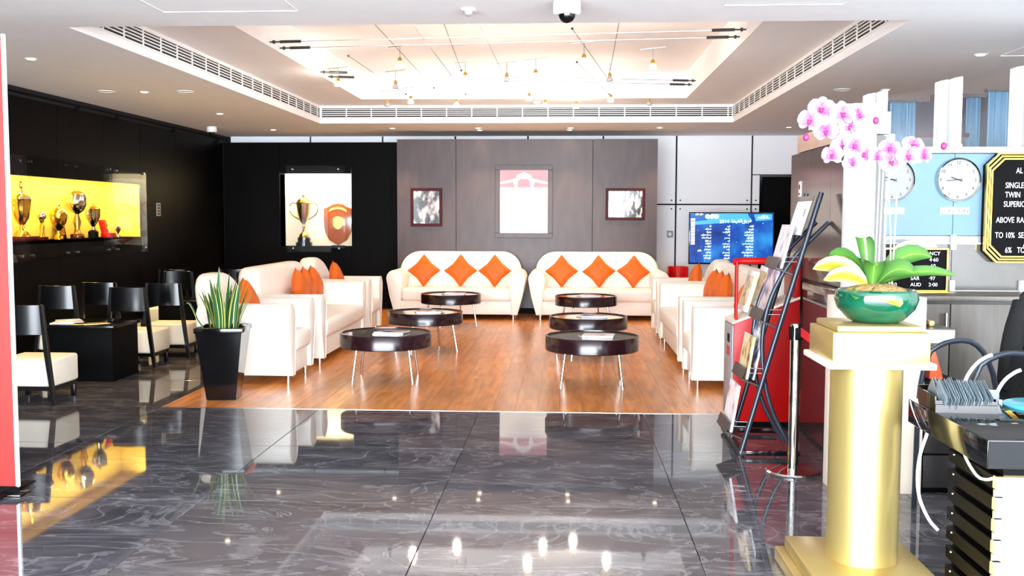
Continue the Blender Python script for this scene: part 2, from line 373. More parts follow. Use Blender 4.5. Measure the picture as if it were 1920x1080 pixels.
# ceiling with coffer
T0, T1, TY0, TY1, Z1 = -3.54, 2.32, 6.93, 14.1, 3.09
I0, I1, IY0, IY1, Z2 = -2.78, 1.58, 7.5, 13.35, 3.43
cb = B()
cb.box(XL - .6, T0, YF, YB + .3, ZC, Z1 + .02).box(T1, XR + .2, YF, YB + .3, ZC, Z1 + .02).box(T0, T1, YF, TY0, ZC, Z1 + .02).box(T0, T1, TY1, YB + .3, ZC, Z1 + .02)
cb.box(T0 - .2, I0, TY0 - .2, TY1 + .2, Z1, Z2 + .02).box(I1, T1 + .2, TY0 - .2, TY1 + .2, Z1, Z2 + .02).box(I0, I1, TY0 - .2, IY0, Z1, Z2 + .02).box(I0, I1, IY1, TY1 + .2, Z1, Z2 + .02)
cb.box(T0 - .2, T1 + .2, TY0 - .2, TY1 + .2, Z2, Z2 + .1)
cb.box(XL - .6, T0 - .2, YF, YB + .3, Z1 + .01, Z2 + .1).box(T1 + .2, XR + .2, YF, YB + .3, Z1 + .01, Z2 + .1)
ceiling = struct('ceiling', cb, 'plaster')
for (x, y, sx, sy) in ((-2.2, 6.2, .9, .5), (1.35, 6.15, .75, .5), (1.9, 8.6, 0, 0), (4.0, 8.0, .9, .9)):
    if sx:
        b = B()
        for (a0, a1, b0, b1) in ((-sx, -sx + .012, -sy, sy), (sx - .012, sx, -sy, sy), (-sx, sx, -sy, -sy + .012), (-sx, sx, sy - .012, sy)):
            b.box(x + a0 / 2, x + a1 / 2 if a1 > a0 else x + a0 / 2 + .01, y + b0 / 2, y + b1 / 2, ZC - .004, ZC + .01)
        obj('access_panel_frame', b, 'white', ceiling)
# air vents in the coffer faces
def vent(label, p0, p1, horizontal_axis, inward):
    t = thing('air_vent', label, 'vent', (0, 0, 0), group='air vents in the ceiling coffer')
    za, zb = 2.925, 3.05; a0, a1 = p0, p1
    def bx(u0, u1, d0, d1, z0, z1, b):
        if horizontal_axis == 'x': b.box(u0, u1, min(inward[0] + inward[1] * d0, inward[0] + inward[1] * d1), max(inward[0] + inward[1] * d0, inward[0] + inward[1] * d1), z0, z1)
        else: b.box(min(inward[0] + inward[1] * d0, inward[0] + inward[1] * d1), max(inward[0] + inward[1] * d0, inward[0] + inward[1] * d1), u0, u1, z0, z1)
    b = B(); bx(a0, a1, 0, .003, za, zb, b); obj('backing', b, 'dark_gap', t)
    b = B(); bx(a0, a1, 0, .014, zb, zb + .015, b); bx(a0, a1, 0, .014, za - .015, za, b); obj('frame', b, 'white', t)
    for k in range(4):
        z = za + .02 + k * .0275; b = B(); bx(a0, a1, .002, .012, z, z + .011, b); obj('slat', b, 'white', t)
    u = a0
    while u < a1:
        b = B(); bx(u, u + .014, .001, .013, za, zb, b); obj('divider', b, 'white', t); u += .36
vent('long slatted air vent along the left side of the ceiling coffer', TY0 + .15, TY1 - .02, 'y', (T0, 1))
vent('long slatted air vent along the right side of the ceiling coffer', TY0 + .15, TY1 - .02, 'y', (T1, -1))
vent('white slatted air vent along the back of the ceiling coffer', T0 + .02, T1 - .02, 'x', (TY1, -1))

# left wall: black cladding, lit trophy niche
NY0, NY1, NZ0, NZ1 = 8.6, 12.9, 1.235, 1.925
wb = B()
wb.box(XL - .5, XL - .02, YF, NY0, 0, ZC).box(XL - .5, XL - .02, NY1, YB + .3, 0, ZC).box(XL - .5, XL - .02, NY0, NY1, 0, NZ0).box(XL - .5, XL - .02, NY0, NY1, NZ1 + .10, ZC)
wall_left = struct('wall_left', wb, 'dark_gap')
y = 2.6
k = 0
cuts = [-2, 0.2, 2.4, 4.6, 6.6, 7.6, 8.6, 9.68, 10.76, 11.84, 12.9, 14.1, 15.28, 16.34]
for a, b2 in zip(cuts, cuts[1:]):
    if NY0 - .01 <= a and b2 <= NY1 + .01:
        obj('panel', B().box(XL - .02, XL, a + .003, b2 - .003, .02, NZ0), 'wenge', wall_left)
        obj('panel', B().box(XL - .02, XL, a + .003, b2 - .003, NZ1, 2.735), 'wenge', wall_left)
    else: obj('panel', B().box(XL - .02, XL, a + .003, b2 - .003, .02, 2.735), 'wenge', wall_left)
b = B(); b.tube([(XL + .03, 5, 2.775), (XL + .03, 16.3, 2.775)], .012, 8)
for yy in (7.2, 9.2, 11.2, 12.2, 14, 15.8): b.box(XL, XL + .04, yy, yy + .02, 2.70, 2.79)
struct('trim_2', b, 'blackm', label='dark rail along the top of the black left wall')
DN = XL - .36
niche = struct('trim_3', B().box(DN - .03, XL - .021, NY1 - .012, NY1 - .001, NZ0, NZ1 + .08).box(DN - .03, XL - .021, NY0, NY1, NZ1 + .08, NZ1 + .10), 'yellowback', label='yellow lining of the trophy niche in the left wall')
for a, b2 in ((NY0, 9.8), (9.8, 10.82), (10.82, 11.84), (11.84, NY1 - .012)):
    obj('panel', B().box(DN - .03, DN, a + .006, b2 - .006, NZ0, NZ1 + .08), 'yellowback', niche)
obj('joint_backing', B().box(DN - .04, DN - .02, NY0, NY1, NZ0, NZ1 + .08), 'dark_gap', niche)
obj('shelf', B().box(DN - .02, XL, NY0, NY1, NZ0 - .03, NZ0), 'drum', niche)
def strip(label, loc, sx, sy, watt, col):
    t = thing('light_strip', label, 'light', loc)
    obj('housing', B().box(-sx / 2, sx / 2, -sy / 2, sy / 2, -.008, 0), 'white', t); obj('diffuser', B().box(-sx / 2 + .01, sx / 2 - .01, -sy / 2 + .01, sy / 2 - .01, -.014, -.008), 'strip', t)
    area('niche_lamp', (loc[0], loc[1], loc[2] - .02), (0, 0, 0), sx, sy, watt, col)
strip('warm light strip under the top of the left trophy niche', (XL - .07, (NY0 + NY1) / 2, NZ1 + .079), .07, NY1 - NY0 - .2, 52, (1, .80, .32))
def pane(label, x0, x1, y0, y1, z0, z1, offs, group=None):
    t = thing('display_window', label, 'glass', ((x0 + x1) / 2, (y0 + y1) / 2, z0), group=group); cx, cyy = (x0 + x1) / 2, (y0 + y1) / 2
    obj('sheet', B().box(x0 - cx, x1 - cx, y0 - cyy, y1 - cyy, 0, z1 - z0), 'glass', t)
    for (u, z) in offs:
        if x1 - x0 < y1 - y0: p = [(x0 - cx - .03, u - cyy, z - z0), (x1 - cx + .02, u - cyy, z - z0)]
        else: p = [(u - cx, y0 - cyy - .02, z - z0), (u - cx, y1 - cyy + .03, z - z0)]
        obj('standoff', B().tube(p, .016, 10), 'chrome', t)
pn = ['nearest', 'second', 'third', 'farthest']
for i, (a, b2) in enumerate(((9.02, 9.99), (10.01, 10.97), (10.99, 11.96), (11.98, 12.97))):
    pane(f'clear glass pane over the left trophy niche, {pn[i]} from the entrance', XL + .035, XL + .045, a, b2, 1.03, 2.13,
         [(a + .1, 1.09), (b2 - .1, 1.09), (a + .1, 2.07), (b2 - .1, 2.07)], 'glass panes over the left trophy niche')

# back wall: white panels (Y=YB), dark cladding with niche, wood feature wall
wall_back = struct('wall_back', B().box(XL - .5, 3.14, YB + .02, YB + .3, 0, ZC).box(3.68, XR + .2, YB + .02, YB + .3, 0, ZC).box(3.14, 3.68, YB + .02, YB + .3, 2.21, ZC), 'dark_gap')
jx = [-5.64, -4.275, -3.06, -1.847, -.643, .595, 1.79, 3.015]
for a, b2 in zip(jx, jx[1:]):
    obj('panel', B().box(a + .014, b2 - .014, YB - .02, YB + .021, .05, 1.71), 'white_panel', wall_back)
    obj('panel', B().box(a + .014, b2 - .014, YB - .02, YB + .021, 1.735, ZC), 'white_panel', wall_back)
obj('panel', B().box(3.029, 3.14, YB - .02, YB + .021, .05, 1.71), 'white_panel', wall_back)
obj('panel', B().box(3.029, 3.14, YB - .02, YB + .021, 1.735, 2.2), 'white_panel', wall_back)
obj('panel', B().box(3.029, XR, YB - .02, YB + .021, 2.215, ZC), 'white_panel', wall_back)
for x in (1.79, 3.015):
    for sx in (-1, 1):
        for z in (1.65, 1.79): obj('bolt', B().lathe([(.012, 0), (.012, .012), (0, .014)], 10, m=Matrix.Translation((x + sx * .07, YB - .02, z)) @ Matrix.Rotation(PI / 2, 4, 'X')), 'blackm', wall_back)
d1 = struct('door_1', B().box(3.18, 3.64, YB + .05, YB + .09, 0, 2.17), 'blackm', label='black door at the right end of the back wall')
obj('frame', B().box(3.14, 3.18, YB - .03, YB + .2, 0, 2.21).box(3.64, 3.68, YB - .03, YB + .2, 0, 2.21).box(3.18, 3.64, YB - .03, YB + .2, 2.17, 2.21), 'black', d1)
# dark cladding with niche on the left part
BX0, BX1, BZ0, BZ1, BY = -4.709, -3.524, 1.02, 2.21, 16.08
wbl = struct('wall_back_left', B().box(XL, BX0, BY, YB - .025, 0, 2.72).box(BX1, -2.2, BY, YB - .025, 0, 2.72).box(BX0, BX1, BY, YB - .025, 0, BZ0).box(BX0, BX1, BY, YB - .025, BZ1 + .10, 2.72), 'dark_gap')
for a, b2 in ((XL + .01, BX0), (BX1, -2.86), (-2.86, -2.2)):
    obj('panel', B().box(a + .003, b2 - .003, BY - .02, BY, .02, 2.715), 'wenge', wbl)
obj('panel', B().box(BX0 + .003, BX1 - .003, BY - .02, BY, .02, BZ0), 'wenge', wbl); obj('panel', B().box(BX0 + .003, BX1 - .003, BY - .02, BY, BZ1, 2.715), 'wenge', wbl)
niche2 = struct('trim_4', B().box(BX0, BX1, YB - .035, YB - .026, BZ0, BZ1 + .08).box(BX0 - .012, BX0, BY, YB - .026, BZ0, BZ1).box(BX1, BX1 + .012, BY, YB - .026, BZ0, BZ1).box(BX0, BX1, BY, YB - .026, BZ1 + .08, BZ1 + .092), 'whiteback', label='white lining of the trophy niche in the back wall')
obj('shelf', B().box(BX0, BX1, BY - .01, YB - .026, BZ0 - .02, BZ0), 'blackm', niche2)
strip('warm light strip under the top of the back trophy niche', ((BX0 + BX1) / 2, BY + .06, BZ1 + .079), BX1 - BX0 - .1, .06, 30, (1, .86, .5))
pane('clear glass pane over the trophy niche in the back wall', -4.58, -3.62, BY - .075, BY - .065, .93, 2.34, [(-4.48, 2.28), (-3.72, 2.28), (-4.48, .99), (-3.72, .99)])
# taupe wood feature wall behind the back sofas
FY = 15.35
wf = struct('wall_center', B().box(-2.645, 1.39, FY + .02, FY + .2, 0, 2.70), 'dark_gap')
for a, b2 in ((-2.647, -1.72), (-1.72, .40), (.40, 1.394)):
    obj('panel', B().box(a + .004, b2 - .004, FY, FY + .021, .09, 2.71), 'taupe', wf)
struct('baseboard_back', B().box(-2.65, 1.4, FY - .006, FY + .02, 0, .09), 'blackm')
# right outer wall
struct('wall_right', B().box(XR, XR + .2, YF, YB + .3, 0, ZC), 'white_panel')

# ---------------------------------------------------------------- reception kiosk
# side wall facing the lounge (x = 1.5)
SX = 1.67
ws = struct('wall_reception_side', B().box(SX + .02, SX + .1, 5.63, 7.04, 0, 1.05).box(SX + .02, SX + .1, 5.63, 7.48, 1.05, 1.96), 'charcoal')
obj('lower_panel', B().box(SX, SX + .02, 5.625, 7.06, .02, 1.02), 'brown_reflecting', ws)
for a, b2 in ((5.625, 6.385), (6.385, 6.98), (6.98, 7.50)): obj('upper_panel', B().box(SX, SX + .02, a + .003, b2 - .003, 1.08, 1.965), 'brownp', ws)
obj('top_rail', B().box(SX - .004, SX + .12, 5.625, 7.3, 1.97, 2.09), 'peach', ws)  # lighter peach strip along the top of the side wall
obj('ledge', B().box(SX - .09, SX, 5.64, 6.70, 1.025, 1.075, .006), 'brownp', ws)
for yy, z in ((6.26, 2.207), (6.73, 2.268)):
    obj('fin', B().box(SX - .05, SX + .095, yy, yy + .06, 2.09, z), 'white', ws)
for a, b2, z in ((6.33, 6.72, 2.20), (6.80, 7.2, 2.25)): obj('glass_panel', B().box(SX + .05, SX + .06, a, b2, 2.09, z), 'glass', ws)
# pier and white pillar
struct('wall_reception_pier', B().box(1.466, 1.937, 5.40, 5.62, 0, 1.075, .003), 'cream')
struct('column', B().box(1.531, 1.657, 5.43, 5.60, 1.075, 2.115, .003), 'white')
# back wall with glass panels
RY = 7.0
wr = struct('wall_reception', B().box(1.70, 5.1, RY + .02, RY + .08, 0, 1.99), 'charcoal')
for a, b2 in ((1.70, 2.668), (2.668, 3.64), (3.64, 5.1)):
    obj('blue_panel', B().box(a + .002, b2 - .002, RY, RY + .02, 1.385, 1.945), 'paleblue', wr)
    obj('shelf_panel', B().box(a + .002, b2 - .002, RY, RY + .02, 1.005, 1.325), 'taupe_glass', wr)
    obj('kick_panel', B().box(a + .002, b2 - .002, RY, RY + .02, .945, .995), 'greypanel', wr)
    obj('band', B().box(a + .002, b2 - .002, RY - .005, RY + .02, 1.335, 1.38), 'greypanel', wr)
obj('top_band', B().box(1.70, 5.1, RY - .03, RY + .1, 1.95, 1.992), 'greypanel', wr)
for z in (1.33, 1.0): obj('rail', B().box(1.70, 5.1, RY - .012, RY, z - .006, z + .004), 'white', wr)
for x in (2.668, 3.14):
    for z0, z1 in ((1.286, 1.39), (.965, 1.075)): obj('clip', B().box(x - .018, x + .018, RY - .035, RY, z0, z1, .004), 'white', wr)
obj('clip', B().box(2.645, 2.70, RY - .04, RY - .031, 1.95, 2.01, .003), 'white', wr)
def topz(x): return 2.371 + (x - 2.149) * .18
for x in (2.069, 2.138, 2.56, 2.639, 3.068, 3.15, 3.62, 3.70):
    obj('fin', B().prism([(x, 1.99), (x + .058, 1.99), (x + .058, topz(x + .06)), (x, topz(x))], RY - .02 + (.05 if x in (2.069, 2.56, 3.068, 3.62) else 0), RY + .12, 'y'), 'white', wr)
for a, b2 in ((2.20, 2.56), (2.70, 3.066), (3.21, 3.6), (1.72, 2.067)):
    obj('glass_panel', B().prism([(a, 1.99), (b2, 1.99), (b2, topz(b2) - .04), (a, topz(a) - .04)], RY + .05, RY + .058, 'y'), 'glass', wr)
# wall, sheets and block added behind the glass to imitate outdoor reflections
struct('wall_reflection', B().box(2.48, 2.95, 8.2, 8.3, 0, 2.44).box(2.95, XR, 8.2, 8.3, 0, 2.50), 'room')  # dark wall added as a reflection, no real room
def reflection_sheet(label, x, y, w, h):
    t = thing('glass_reflection', label, 'reflection_sheet', (x, y, 0), group='blue sheets added as reflections behind the reception glass')
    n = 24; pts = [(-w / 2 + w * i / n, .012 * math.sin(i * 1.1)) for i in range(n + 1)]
    obj('wavy_sheet', B().prism(pts + [(p[0], p[1] + .006) for p in pts[::-1]], 0, h, 'z'), 'blue', t); obj('rail', B().box(-w / 2 - .02, w / 2 + .02, -.03, .03, h, h + .02), 'charcoal', t)  # sheet and its rail are both added as a reflection
reflection_sheet('pale blue sheet added as a reflection behind the left reception glass', 2.555, 7.75, .2, 2.38)
reflection_sheet('narrow blue sheet added as a reflection in the middle of the right reception glass', 3.093, 7.78, .11, 2.42)
reflection_sheet('wide blue sheet added as a reflection at the right, beside the last white fin', 3.29, 7.75, .21, 2.46)
t = thing('dark_reflection_block', 'dark block added behind the reception glass as a reflection', 'shelf', (2.84, 7.9, 0))
obj('carcass', B().box(-.2, .2, -.12, .12, 0, 2.12), 'charcoal', t); obj('block_top', B().box(-.22, .22, -.14, .12, 2.12, 2.15), 'mahogany', t)  # body and top of the added reflection block
# credenza under the back wall
t = thing('credenza', 'grey oak credenza under the reception clocks', 'cabinet', (0, 0, 0))
obj('worktop', B().box(1.95, 5.0, 6.52, 6.985, .965, 1.0, .004), 'credenza', t)
obj('carcass', B().box(1.97, 4.98, 6.58, 6.985, .03, .962), 'charcoal', t)
for a, b2 in ((1.97, 2.504), (2.504, 3.2), (3.2, 3.9)):
    d = obj('door', B().box(a + .004, b2 - .004, 6.555, 6.58, .06, .945, .002), 'credenza', t); hx = b2 - .04
    obj('handle', B().tube([(hx, 6.525, .79), (hx, 6.525, .89)], .012, 10).tube([(hx, 6.525, .805), (hx, 6.556, .805)], .006, 6).tube([(hx, 6.525, .875), (hx, 6.556, .875)], .006, 6), 'chrome', d)
# cream side shelf of the pier
t = thing('side_shelf', 'cream shelf sticking out of the reception pier', 'shelf', (0, 0, 0))
obj('board', B().box(1.94, 2.098, 5.42, 5.95, .828, .90, .003), 'cream', t); obj('top', B().box(1.94, 2.098, 5.42, 5.95, .90, .906), 'charcoal', t)
tag(obj('stapler', B().box(1.99, 2.02, 5.5, 5.62, .906, .942, .006), 'brass'), 'small brass block on the cream reception shelf', 'desk item')
t = thing('drawer_pedestal', 'dark drawer pedestal beside the reception pier', 'cabinet', (2.045, 5.66, 0))
obj('body', B().box(-.10, .10, -.22, .2, 0, .62, .004), 'blackm', t)
for k in range(3): obj('drawer', B().box(-.09, .09, -.232, -.22, .03 + .19 * k, .21 + .19 * k, .003), 'charcoal', t)
tag(obj('folder', B().prism([(2.0, .62), (2.075, .62), (2.02, .80), (2.008, .80)], 5.5, 5.66, 'y', .002), 'orange_plastic'), 'orange plastic folder standing behind the card sleeves', 'folder')

# ================================================================ FURNITURE
def sofa(name, label, w, loc, rz, group=None):
    t = thing(name, label, 'sofa' if w > 1.3 else 'armchair', loc, rz, group)
    h = w / 2
    # base
    obj('base', B().box(-h + .16, h - .16, .03, .80, .075, .28, .015), 'leather', t)
    # seat cushion, softly crowned
    b = B(); c = h - .215
    b.box(-c, c, -.015, .66, .27, .455, .05, 4); bm = b.bm
    obj('seat_cushion', b, 'leather', t)
    for s in (-1, 1):
        pts = [(h - .12, .075), (h - .045, .35), (h, .60)] + [(h - .125 + .125 * math.cos(a), .60 + .125 * math.sin(a)) for a in [PI * i / 10 for i in range(1, 11)]] + [(h - .22, .40), (h - .20, .075)]
        if s < 0: pts = [(-x, z) for x, z in pts][::-1]
        obj('arm', B().prism(pts, 0, .84, 'y', .02, 3), 'leather', t)
        b = B(); b.tube([(p[0] * .997, .002, p[1]) for p in pts], .005, 6, closed=True); obj('piping', b, 'leather', t)
    # rounded back rest, leaning
    o = rrect(w - .18, .76, min(.30, (w - .2) / 2.2), 10, 0, .60, .05)
    b = B().prism(o, 0, .22, 'y', .075, 5)
    for v in b.bm.verts:
        z = v.co.z; v.co.y += .58 + .16 * max(0, (z - .25)) / .72 + .05 * (2 * v.co.x / w) ** 2 * -1
    obj('backrest', b, 'leather', t)
    for sx in (-1, 1):
        for yy in (.06, .76): obj('leg', B().lathe([(.02, 0), (.017, .078)], 12, (sx * (h - .18), yy, 0)), 'chrome', t)
    return t
E_ = PI / 2
sofas = [
    sofa('sofa', 'cream three-seat sofa against the taupe wall, left of the pair', 2.05, (-1.62, 14.38, 0), 0, 'cream sofas against the back wall'),
    sofa('sofa', 'cream three-seat sofa against the taupe wall, right of the pair', 2.05, (.47, 14.38, 0), 0, 'cream sofas against the back wall'),
    sofa('sofa', 'cream leather sofa in the left row between its two armchairs', 2.28, (-2.44, 10.80, 0), E_),
    sofa('sofa', 'cream leather sofa in the right row between its two armchairs', 2.28, (1.12, 10.84, 0), -E_)]
sofa('armchair', 'cream leather armchair nearest the snake plant, left row', .95, (-2.45, 9.03, 0), E_, 'cream armchairs')
sofa('armchair', 'cream leather armchair at the far end of the left row', .95, (-2.45, 12.55, 0), E_, 'cream armchairs')
sofa('armchair', 'cream leather armchair nearest the red newspaper stand, right row', .95, (1.11, 9.03, 0), -E_, 'cream armchairs')
sofa('armchair', 'cream leather armchair at the far end of the right row, before the television', .95, (1.12, 12.6, 0), -E_, 'cream armchairs')

def cushion_mesh(s=.36, th=.15, n=12):
    b = B(); g = {}
    for sd in (1, -1):
        for i in range(n + 1):
            for j in range(n + 1):
                u, v = 2 * i / n - 1, 2 * j / n - 1
                edge = i in (0, n) or j in (0, n)
                if edge and sd == -1: g[sd, i, j] = g[1, i, j]; continue
                pin = 1 - .10 * (1 - abs(u)) * abs(v) ** 3 * 1.2; pin2 = 1 - .10 * (1 - abs(v)) * abs(u) ** 3 * 1.2
                x, z = u * s / 2 * pin2, v * s / 2 * pin
                y = sd * th / 2 * ((1 - u ** 4) * (1 - v ** 4)) ** .6 if not edge else 0
                g[sd, i, j] = b.bm.verts.new((x, y, z))
    for sd in (1, -1):
        for i in range(n):
            for j in range(n):
                q = (g[sd, i, j], g[sd, i + 1, j], g[sd, i + 1, j + 1], g[sd, i, j + 1])
                b.bm.faces.new(q if sd == -1 else q[::-1])
    r = Matrix.Rotation(PI / 4, 4, 'Y'); bmesh.ops.transform(b.bm, matrix=r, verts=b.bm.verts)
    bmesh.ops.recalc_face_normals(b.bm, faces=b.bm.faces[:])
    return b
c0 = None
def cushion(parent, lx, label, group, lean=-.2, twist=0):
    global c0
    rz = parent.rotation_euler.z; l = Matrix.Rotation(rz, 3, 'Z') @ Vector((lx, .505, .695)); p = parent.location + l
    if c0 is None: o = c0 = obj('cushion', cushion_mesh(), 'orange', None)
    else: o = c0.copy(); COL.objects.link(o)
    o.location = p; o.rotation_euler = (lean, random.uniform(-.04, .04) + twist, rz)
    tag(o, label, 'cushion', group)
for si, side in ((0, 'left back sofa'), (1, 'right back sofa')):
    for lx, ps in ((-.54, 'left'), (.02, 'middle'), (.54, 'right')):
        cushion(sofas[si], lx, f'orange diamond cushion, {ps} one on the {side}', 'orange cushions')
for lx, ps in ((-.02, 'nearest'), (.28, 'middle'), (.62, 'farthest')): cushion(sofas[2], lx, f'orange cushion on the left row sofa, {ps} of three', 'orange cushions')
for lx, ps in ((.55, 'nearest'), (.12, 'middle'), (-.28, 'farthest')): cushion(sofas[3], lx, f'orange cushion on the right row sofa, {ps} of three', 'orange cushions')
arms = [o for o in bpy.data.objects if o.name.startswith('armchair')]
for a, lb in zip(arms, ('orange cushion on the armchair behind the snake plant', 'orange cushion on the far armchair of the left row', 'orange cushion on the armchair beside the red stand', 'orange cushion on the far right armchair before the television')):
    cushion(a, .02 if a.location.y > 10 else -.02, lb, 'orange cushions')

# coffee tables
def coffee_table(label, loc, rz):
    t = thing('coffee_table', label, 'table', loc, rz, 'round drum coffee tables')
    obj('drum', B().lathe([(.36, .32), (.415, .315), (.42, .322), (.42, .44), (.416, .446), (.398, .446), (.396, .432), (.38, .43), (.38, .33)], 56), 'drum', t)
    obj('glass_top', B().lathe([(.396, .424), (.396, .434), (0, .434)], 48), 'tabletop', t)
    for k in range(4):
        a = PI / 4 + k * PI / 2
        obj('leg', B().tube([(.33 * math.cos(a), .33 * math.sin(a), .325), (.385 * math.cos(a), .385 * math.sin(a), .0)], .0125, 12), 'chrome', t)
    return t
tabs = [('left front', (-1.66, 8.98, 0), .06), ('right front', (.235, 8.86, 0), -.02), ('left middle', (-1.58, 11.0, 0), .5), ('right middle', (.24, 10.62, 0), .3), ('left rear', (-1.6, 13.62, 0), .5), ('right rear', (.27, 13.42, 0), .25)]
ct = coffee_table('round dark drum coffee table on chrome legs, left front one', *tabs[0][1:])
for n, l, r in tabs[1:]: dup(ct, l, r, f'round dark drum coffee table on chrome legs, {n} one')
def magazine(label, loc, rz, cover, tilt=0, w=.21, h=.28, th=.008, name='magazine', group='magazines on the coffee tables'):
    t = thing(name, label, 'magazine', loc, rz, group)
    obj('pages', B().box(-w / 2 + .002, w / 2 - .002, -h / 2 + .002, h / 2 - .002, 0, th), 'paper', t)
    obj('cover', B().box(-w / 2, w / 2, -h / 2, h / 2, th, th + .0012), cover, t)
    return t
for i, (n, l, r) in enumerate(tabs):
    for k in range(2):
        magazine(f'{"lower" if k == 0 else "upper"} magazine of the pair on the {n} coffee table', (l[0] + .03 + .03 * k, l[1] - .03 + .02 * k, .4342 + .0096 * k), E_ + .12 - .3 * k + i * .05, ('cover4', 'cover1', 'cover3')[(i + k) % 3])

# snake plant in a black tapered pot
t = thing('potted_snake_plant', 'snake plant in a tall black tapered pot beside the left armchair', 'plant', (-2.83, 7.97, 0), .12)
def frustum(b, a0, a1, z0, z1):
    tt = bmesh.new(); bmesh.ops.create_cube(tt, size=1)
    for v in tt.verts:
        a = a1 if v.co.z > 0 else a0; v.co = Vector((math.copysign(a, v.co.x), math.copysign(a, v.co.y), z1 if v.co.z > 0 else z0))
    bmesh.ops.bevel(tt, geom=tt.edges[:], offset=.006, segments=2, affect='EDGES'); return b.merge(tt)
b = B(); frustum(b, .118, .186, 0, .565); obj('pot', b, 'black', t)
obj('rim', B().box(-.194, .194, -.194, -.172, .56, .60, .004).box(-.194, .194, .172, .194, .56, .60, .004).box(-.194, -.172, -.172, .172, .56, .60, .004).box(.172, .194, -.172, .172, .56, .60, .004), 'black', t)
obj('soil', B().box(-.172, .172, -.172, .172, .55, .572), 'earth', t)
for i in range(34):
    a = random.uniform(0, 2 * PI); r0 = random.uniform(.01, .13); ln = random.uniform(.24, .43); out = random.uniform(.02, .16) * (r0 / .13 + .3)
    if i == 0: a, r0, ln, out = PI * .85, .05, .52, -.02
    if i == 1: a, r0, ln, out = 0, .03, .47, .03
    p0 = Vector((r0 * math.cos(a), r0 * math.sin(a), .57)); d = Vector((math.cos(a) * out, math.sin(a) * out, ln)); path = []
    for k in range(9):
        u = k / 8; path.append(p0 + Vector((d.x * u * (.6 + .4 * u), d.y * u * (.6 + .4 * u), d.z * u)))
    wd = [.022 * s for s in (.7, .85, 1, 1.05, 1, .9, .72, .45, .04)]
    sd = (math.cos(a + 1.3 + random.uniform(-.6, .6)), math.sin(a + 1.3 + random.uniform(-.6, .6)), 0)
    obj('leaf', B().leaf(path, wd, sd, 6, .35), 'snake', t)
b = B().leaf([(-.13, -.05, .57), (-.19, -.05, .66), (-.22, -.05, .74), (-.245, -.05, .79), (-.27, -.05, .805), (-.285, -.05, .79)], [.009, .011, .012, .013, .012, .004], (.3, 1, .2), 4, .5); obj('leaf', b, 'snake', t)

# black dining chairs with cream box seats
def chair(label, loc, rz):
    t = thing('cafe_chair', label, 'chair', loc, rz, 'black cafe chairs with cream seats')
    # local: back edge at y=0, chair faces +y
    obj('seat', B().box(-.235, .235, .01, .43, .135, .36, .022, 3), 'seat', t)
    obj('seat_base', B().box(-.22, .22, .03, .42, .10, .135), 'chairwood', t)
    n = 10; pts = []
    for i in range(n + 1):
        u = 2 * i / n - 1; pts.append((u * .185, -.02 - .035 * (1 - u * u)))
    b = B().prism(pts + [(x, y + .016) for x, y in pts[::-1]], .56, .80, 'z', .003, 1); obj('backrest', b, 'chairwood', t)
    for s in (-1, 1):
        b = B()
        pr = [(s * .185, .80), (s * .225, .40), (s * .268, 0), (s * .238, 0), (s * .185, .40), (s * .155, .80)]
        if s < 0: pr = pr[::-1]
        obj('rear_leg', b.prism(pr, -.03, .006, 'y', .003, 1), 'chairwood', t)
        obj('front_leg', B().box(min(s * .215, s * .18), max(s * .215, s * .18), .39, .425, 0, .135, .003), 'chairwood', t)
    return t
ch = chair('black cafe chair with cream seat nearest the red panel', (-4.33, 7.60, 0), 0)
for lb, l, r in (('black cafe chair with cream seat directly behind the first black table', (-4.345, 9.56, 0), 0), ('black cafe chair with cream seat nearest the snake plant', (-4.26, 10.22, 0), .05),
                 ('black cafe chair closest to the trophy niche wall, left of the pair', (-5.17, 9.75, 0), 0), ('black cafe chair by the niche wall, right of the pair', (-4.98, 10.28, 0), -.05),
                 ('black cafe chair with blue sheen farthest back by the left wall', (-5.27, 12.95, 0), 0), ('black cafe chair behind the left armchairs, far row', (-4.45, 13.0, 0), 0),
                 ('black cafe chair facing back across the second black table, left', (-5.0, 12.45, 0), PI), ('black cafe chair facing back across the second black table, right', (-4.05, 12.45, 0), PI)):
    dup(ch, l, r, lb)
def cafe_table(label, loc, sx=.34):
    t = thing('cafe_table', label, 'table', loc, 0, 'low black cafe tables')
    obj('top', B().box(-sx, sx, -.30, .30, .485, .52, .004), 'black', t); obj('body', B().box(-sx + .03, sx - .03, -.27, .27, 0, .485, .004), 'blackm', t)
    return t
tb1 = cafe_table('low black cube table between the near cafe chairs', (-4.42, 8.95, 0)); dup(tb1, (-4.55, 11.75, 0), label='low black cube table among the far cafe chairs')
for k in range(2): magazine(f'{"lower" if k == 0 else "upper"} paper booklet on the near black table', (-4.62 + .03 * k, 8.85, .5202 + .0096 * k), .4 * k + .2, 'cover3', group='booklets on the black table')

# tall red display panel at the left edge
t = thing('display_panel', 'tall red panel with white edge standing at the far left', 'panel', (-2.938, 5.08, 0))
obj('board', B().box(-1.0, -.016, -.006, .006, .05, 2.43), 'redboard', t)
obj('edge_strip', B().box(-.016, .002, -.010, .010, .045, 2.45, .003), 'white', t)
obj('foot', B().box(-1.0, .03, -.05, .06, 0, .012, .002).box(-1.0, -.005, -.015, .015, .012, .05), 'black', t)
obj('foot_bar', B().box(-.09, -.03, -.17, .22, .0125, .02, .002), 'blackm', t)

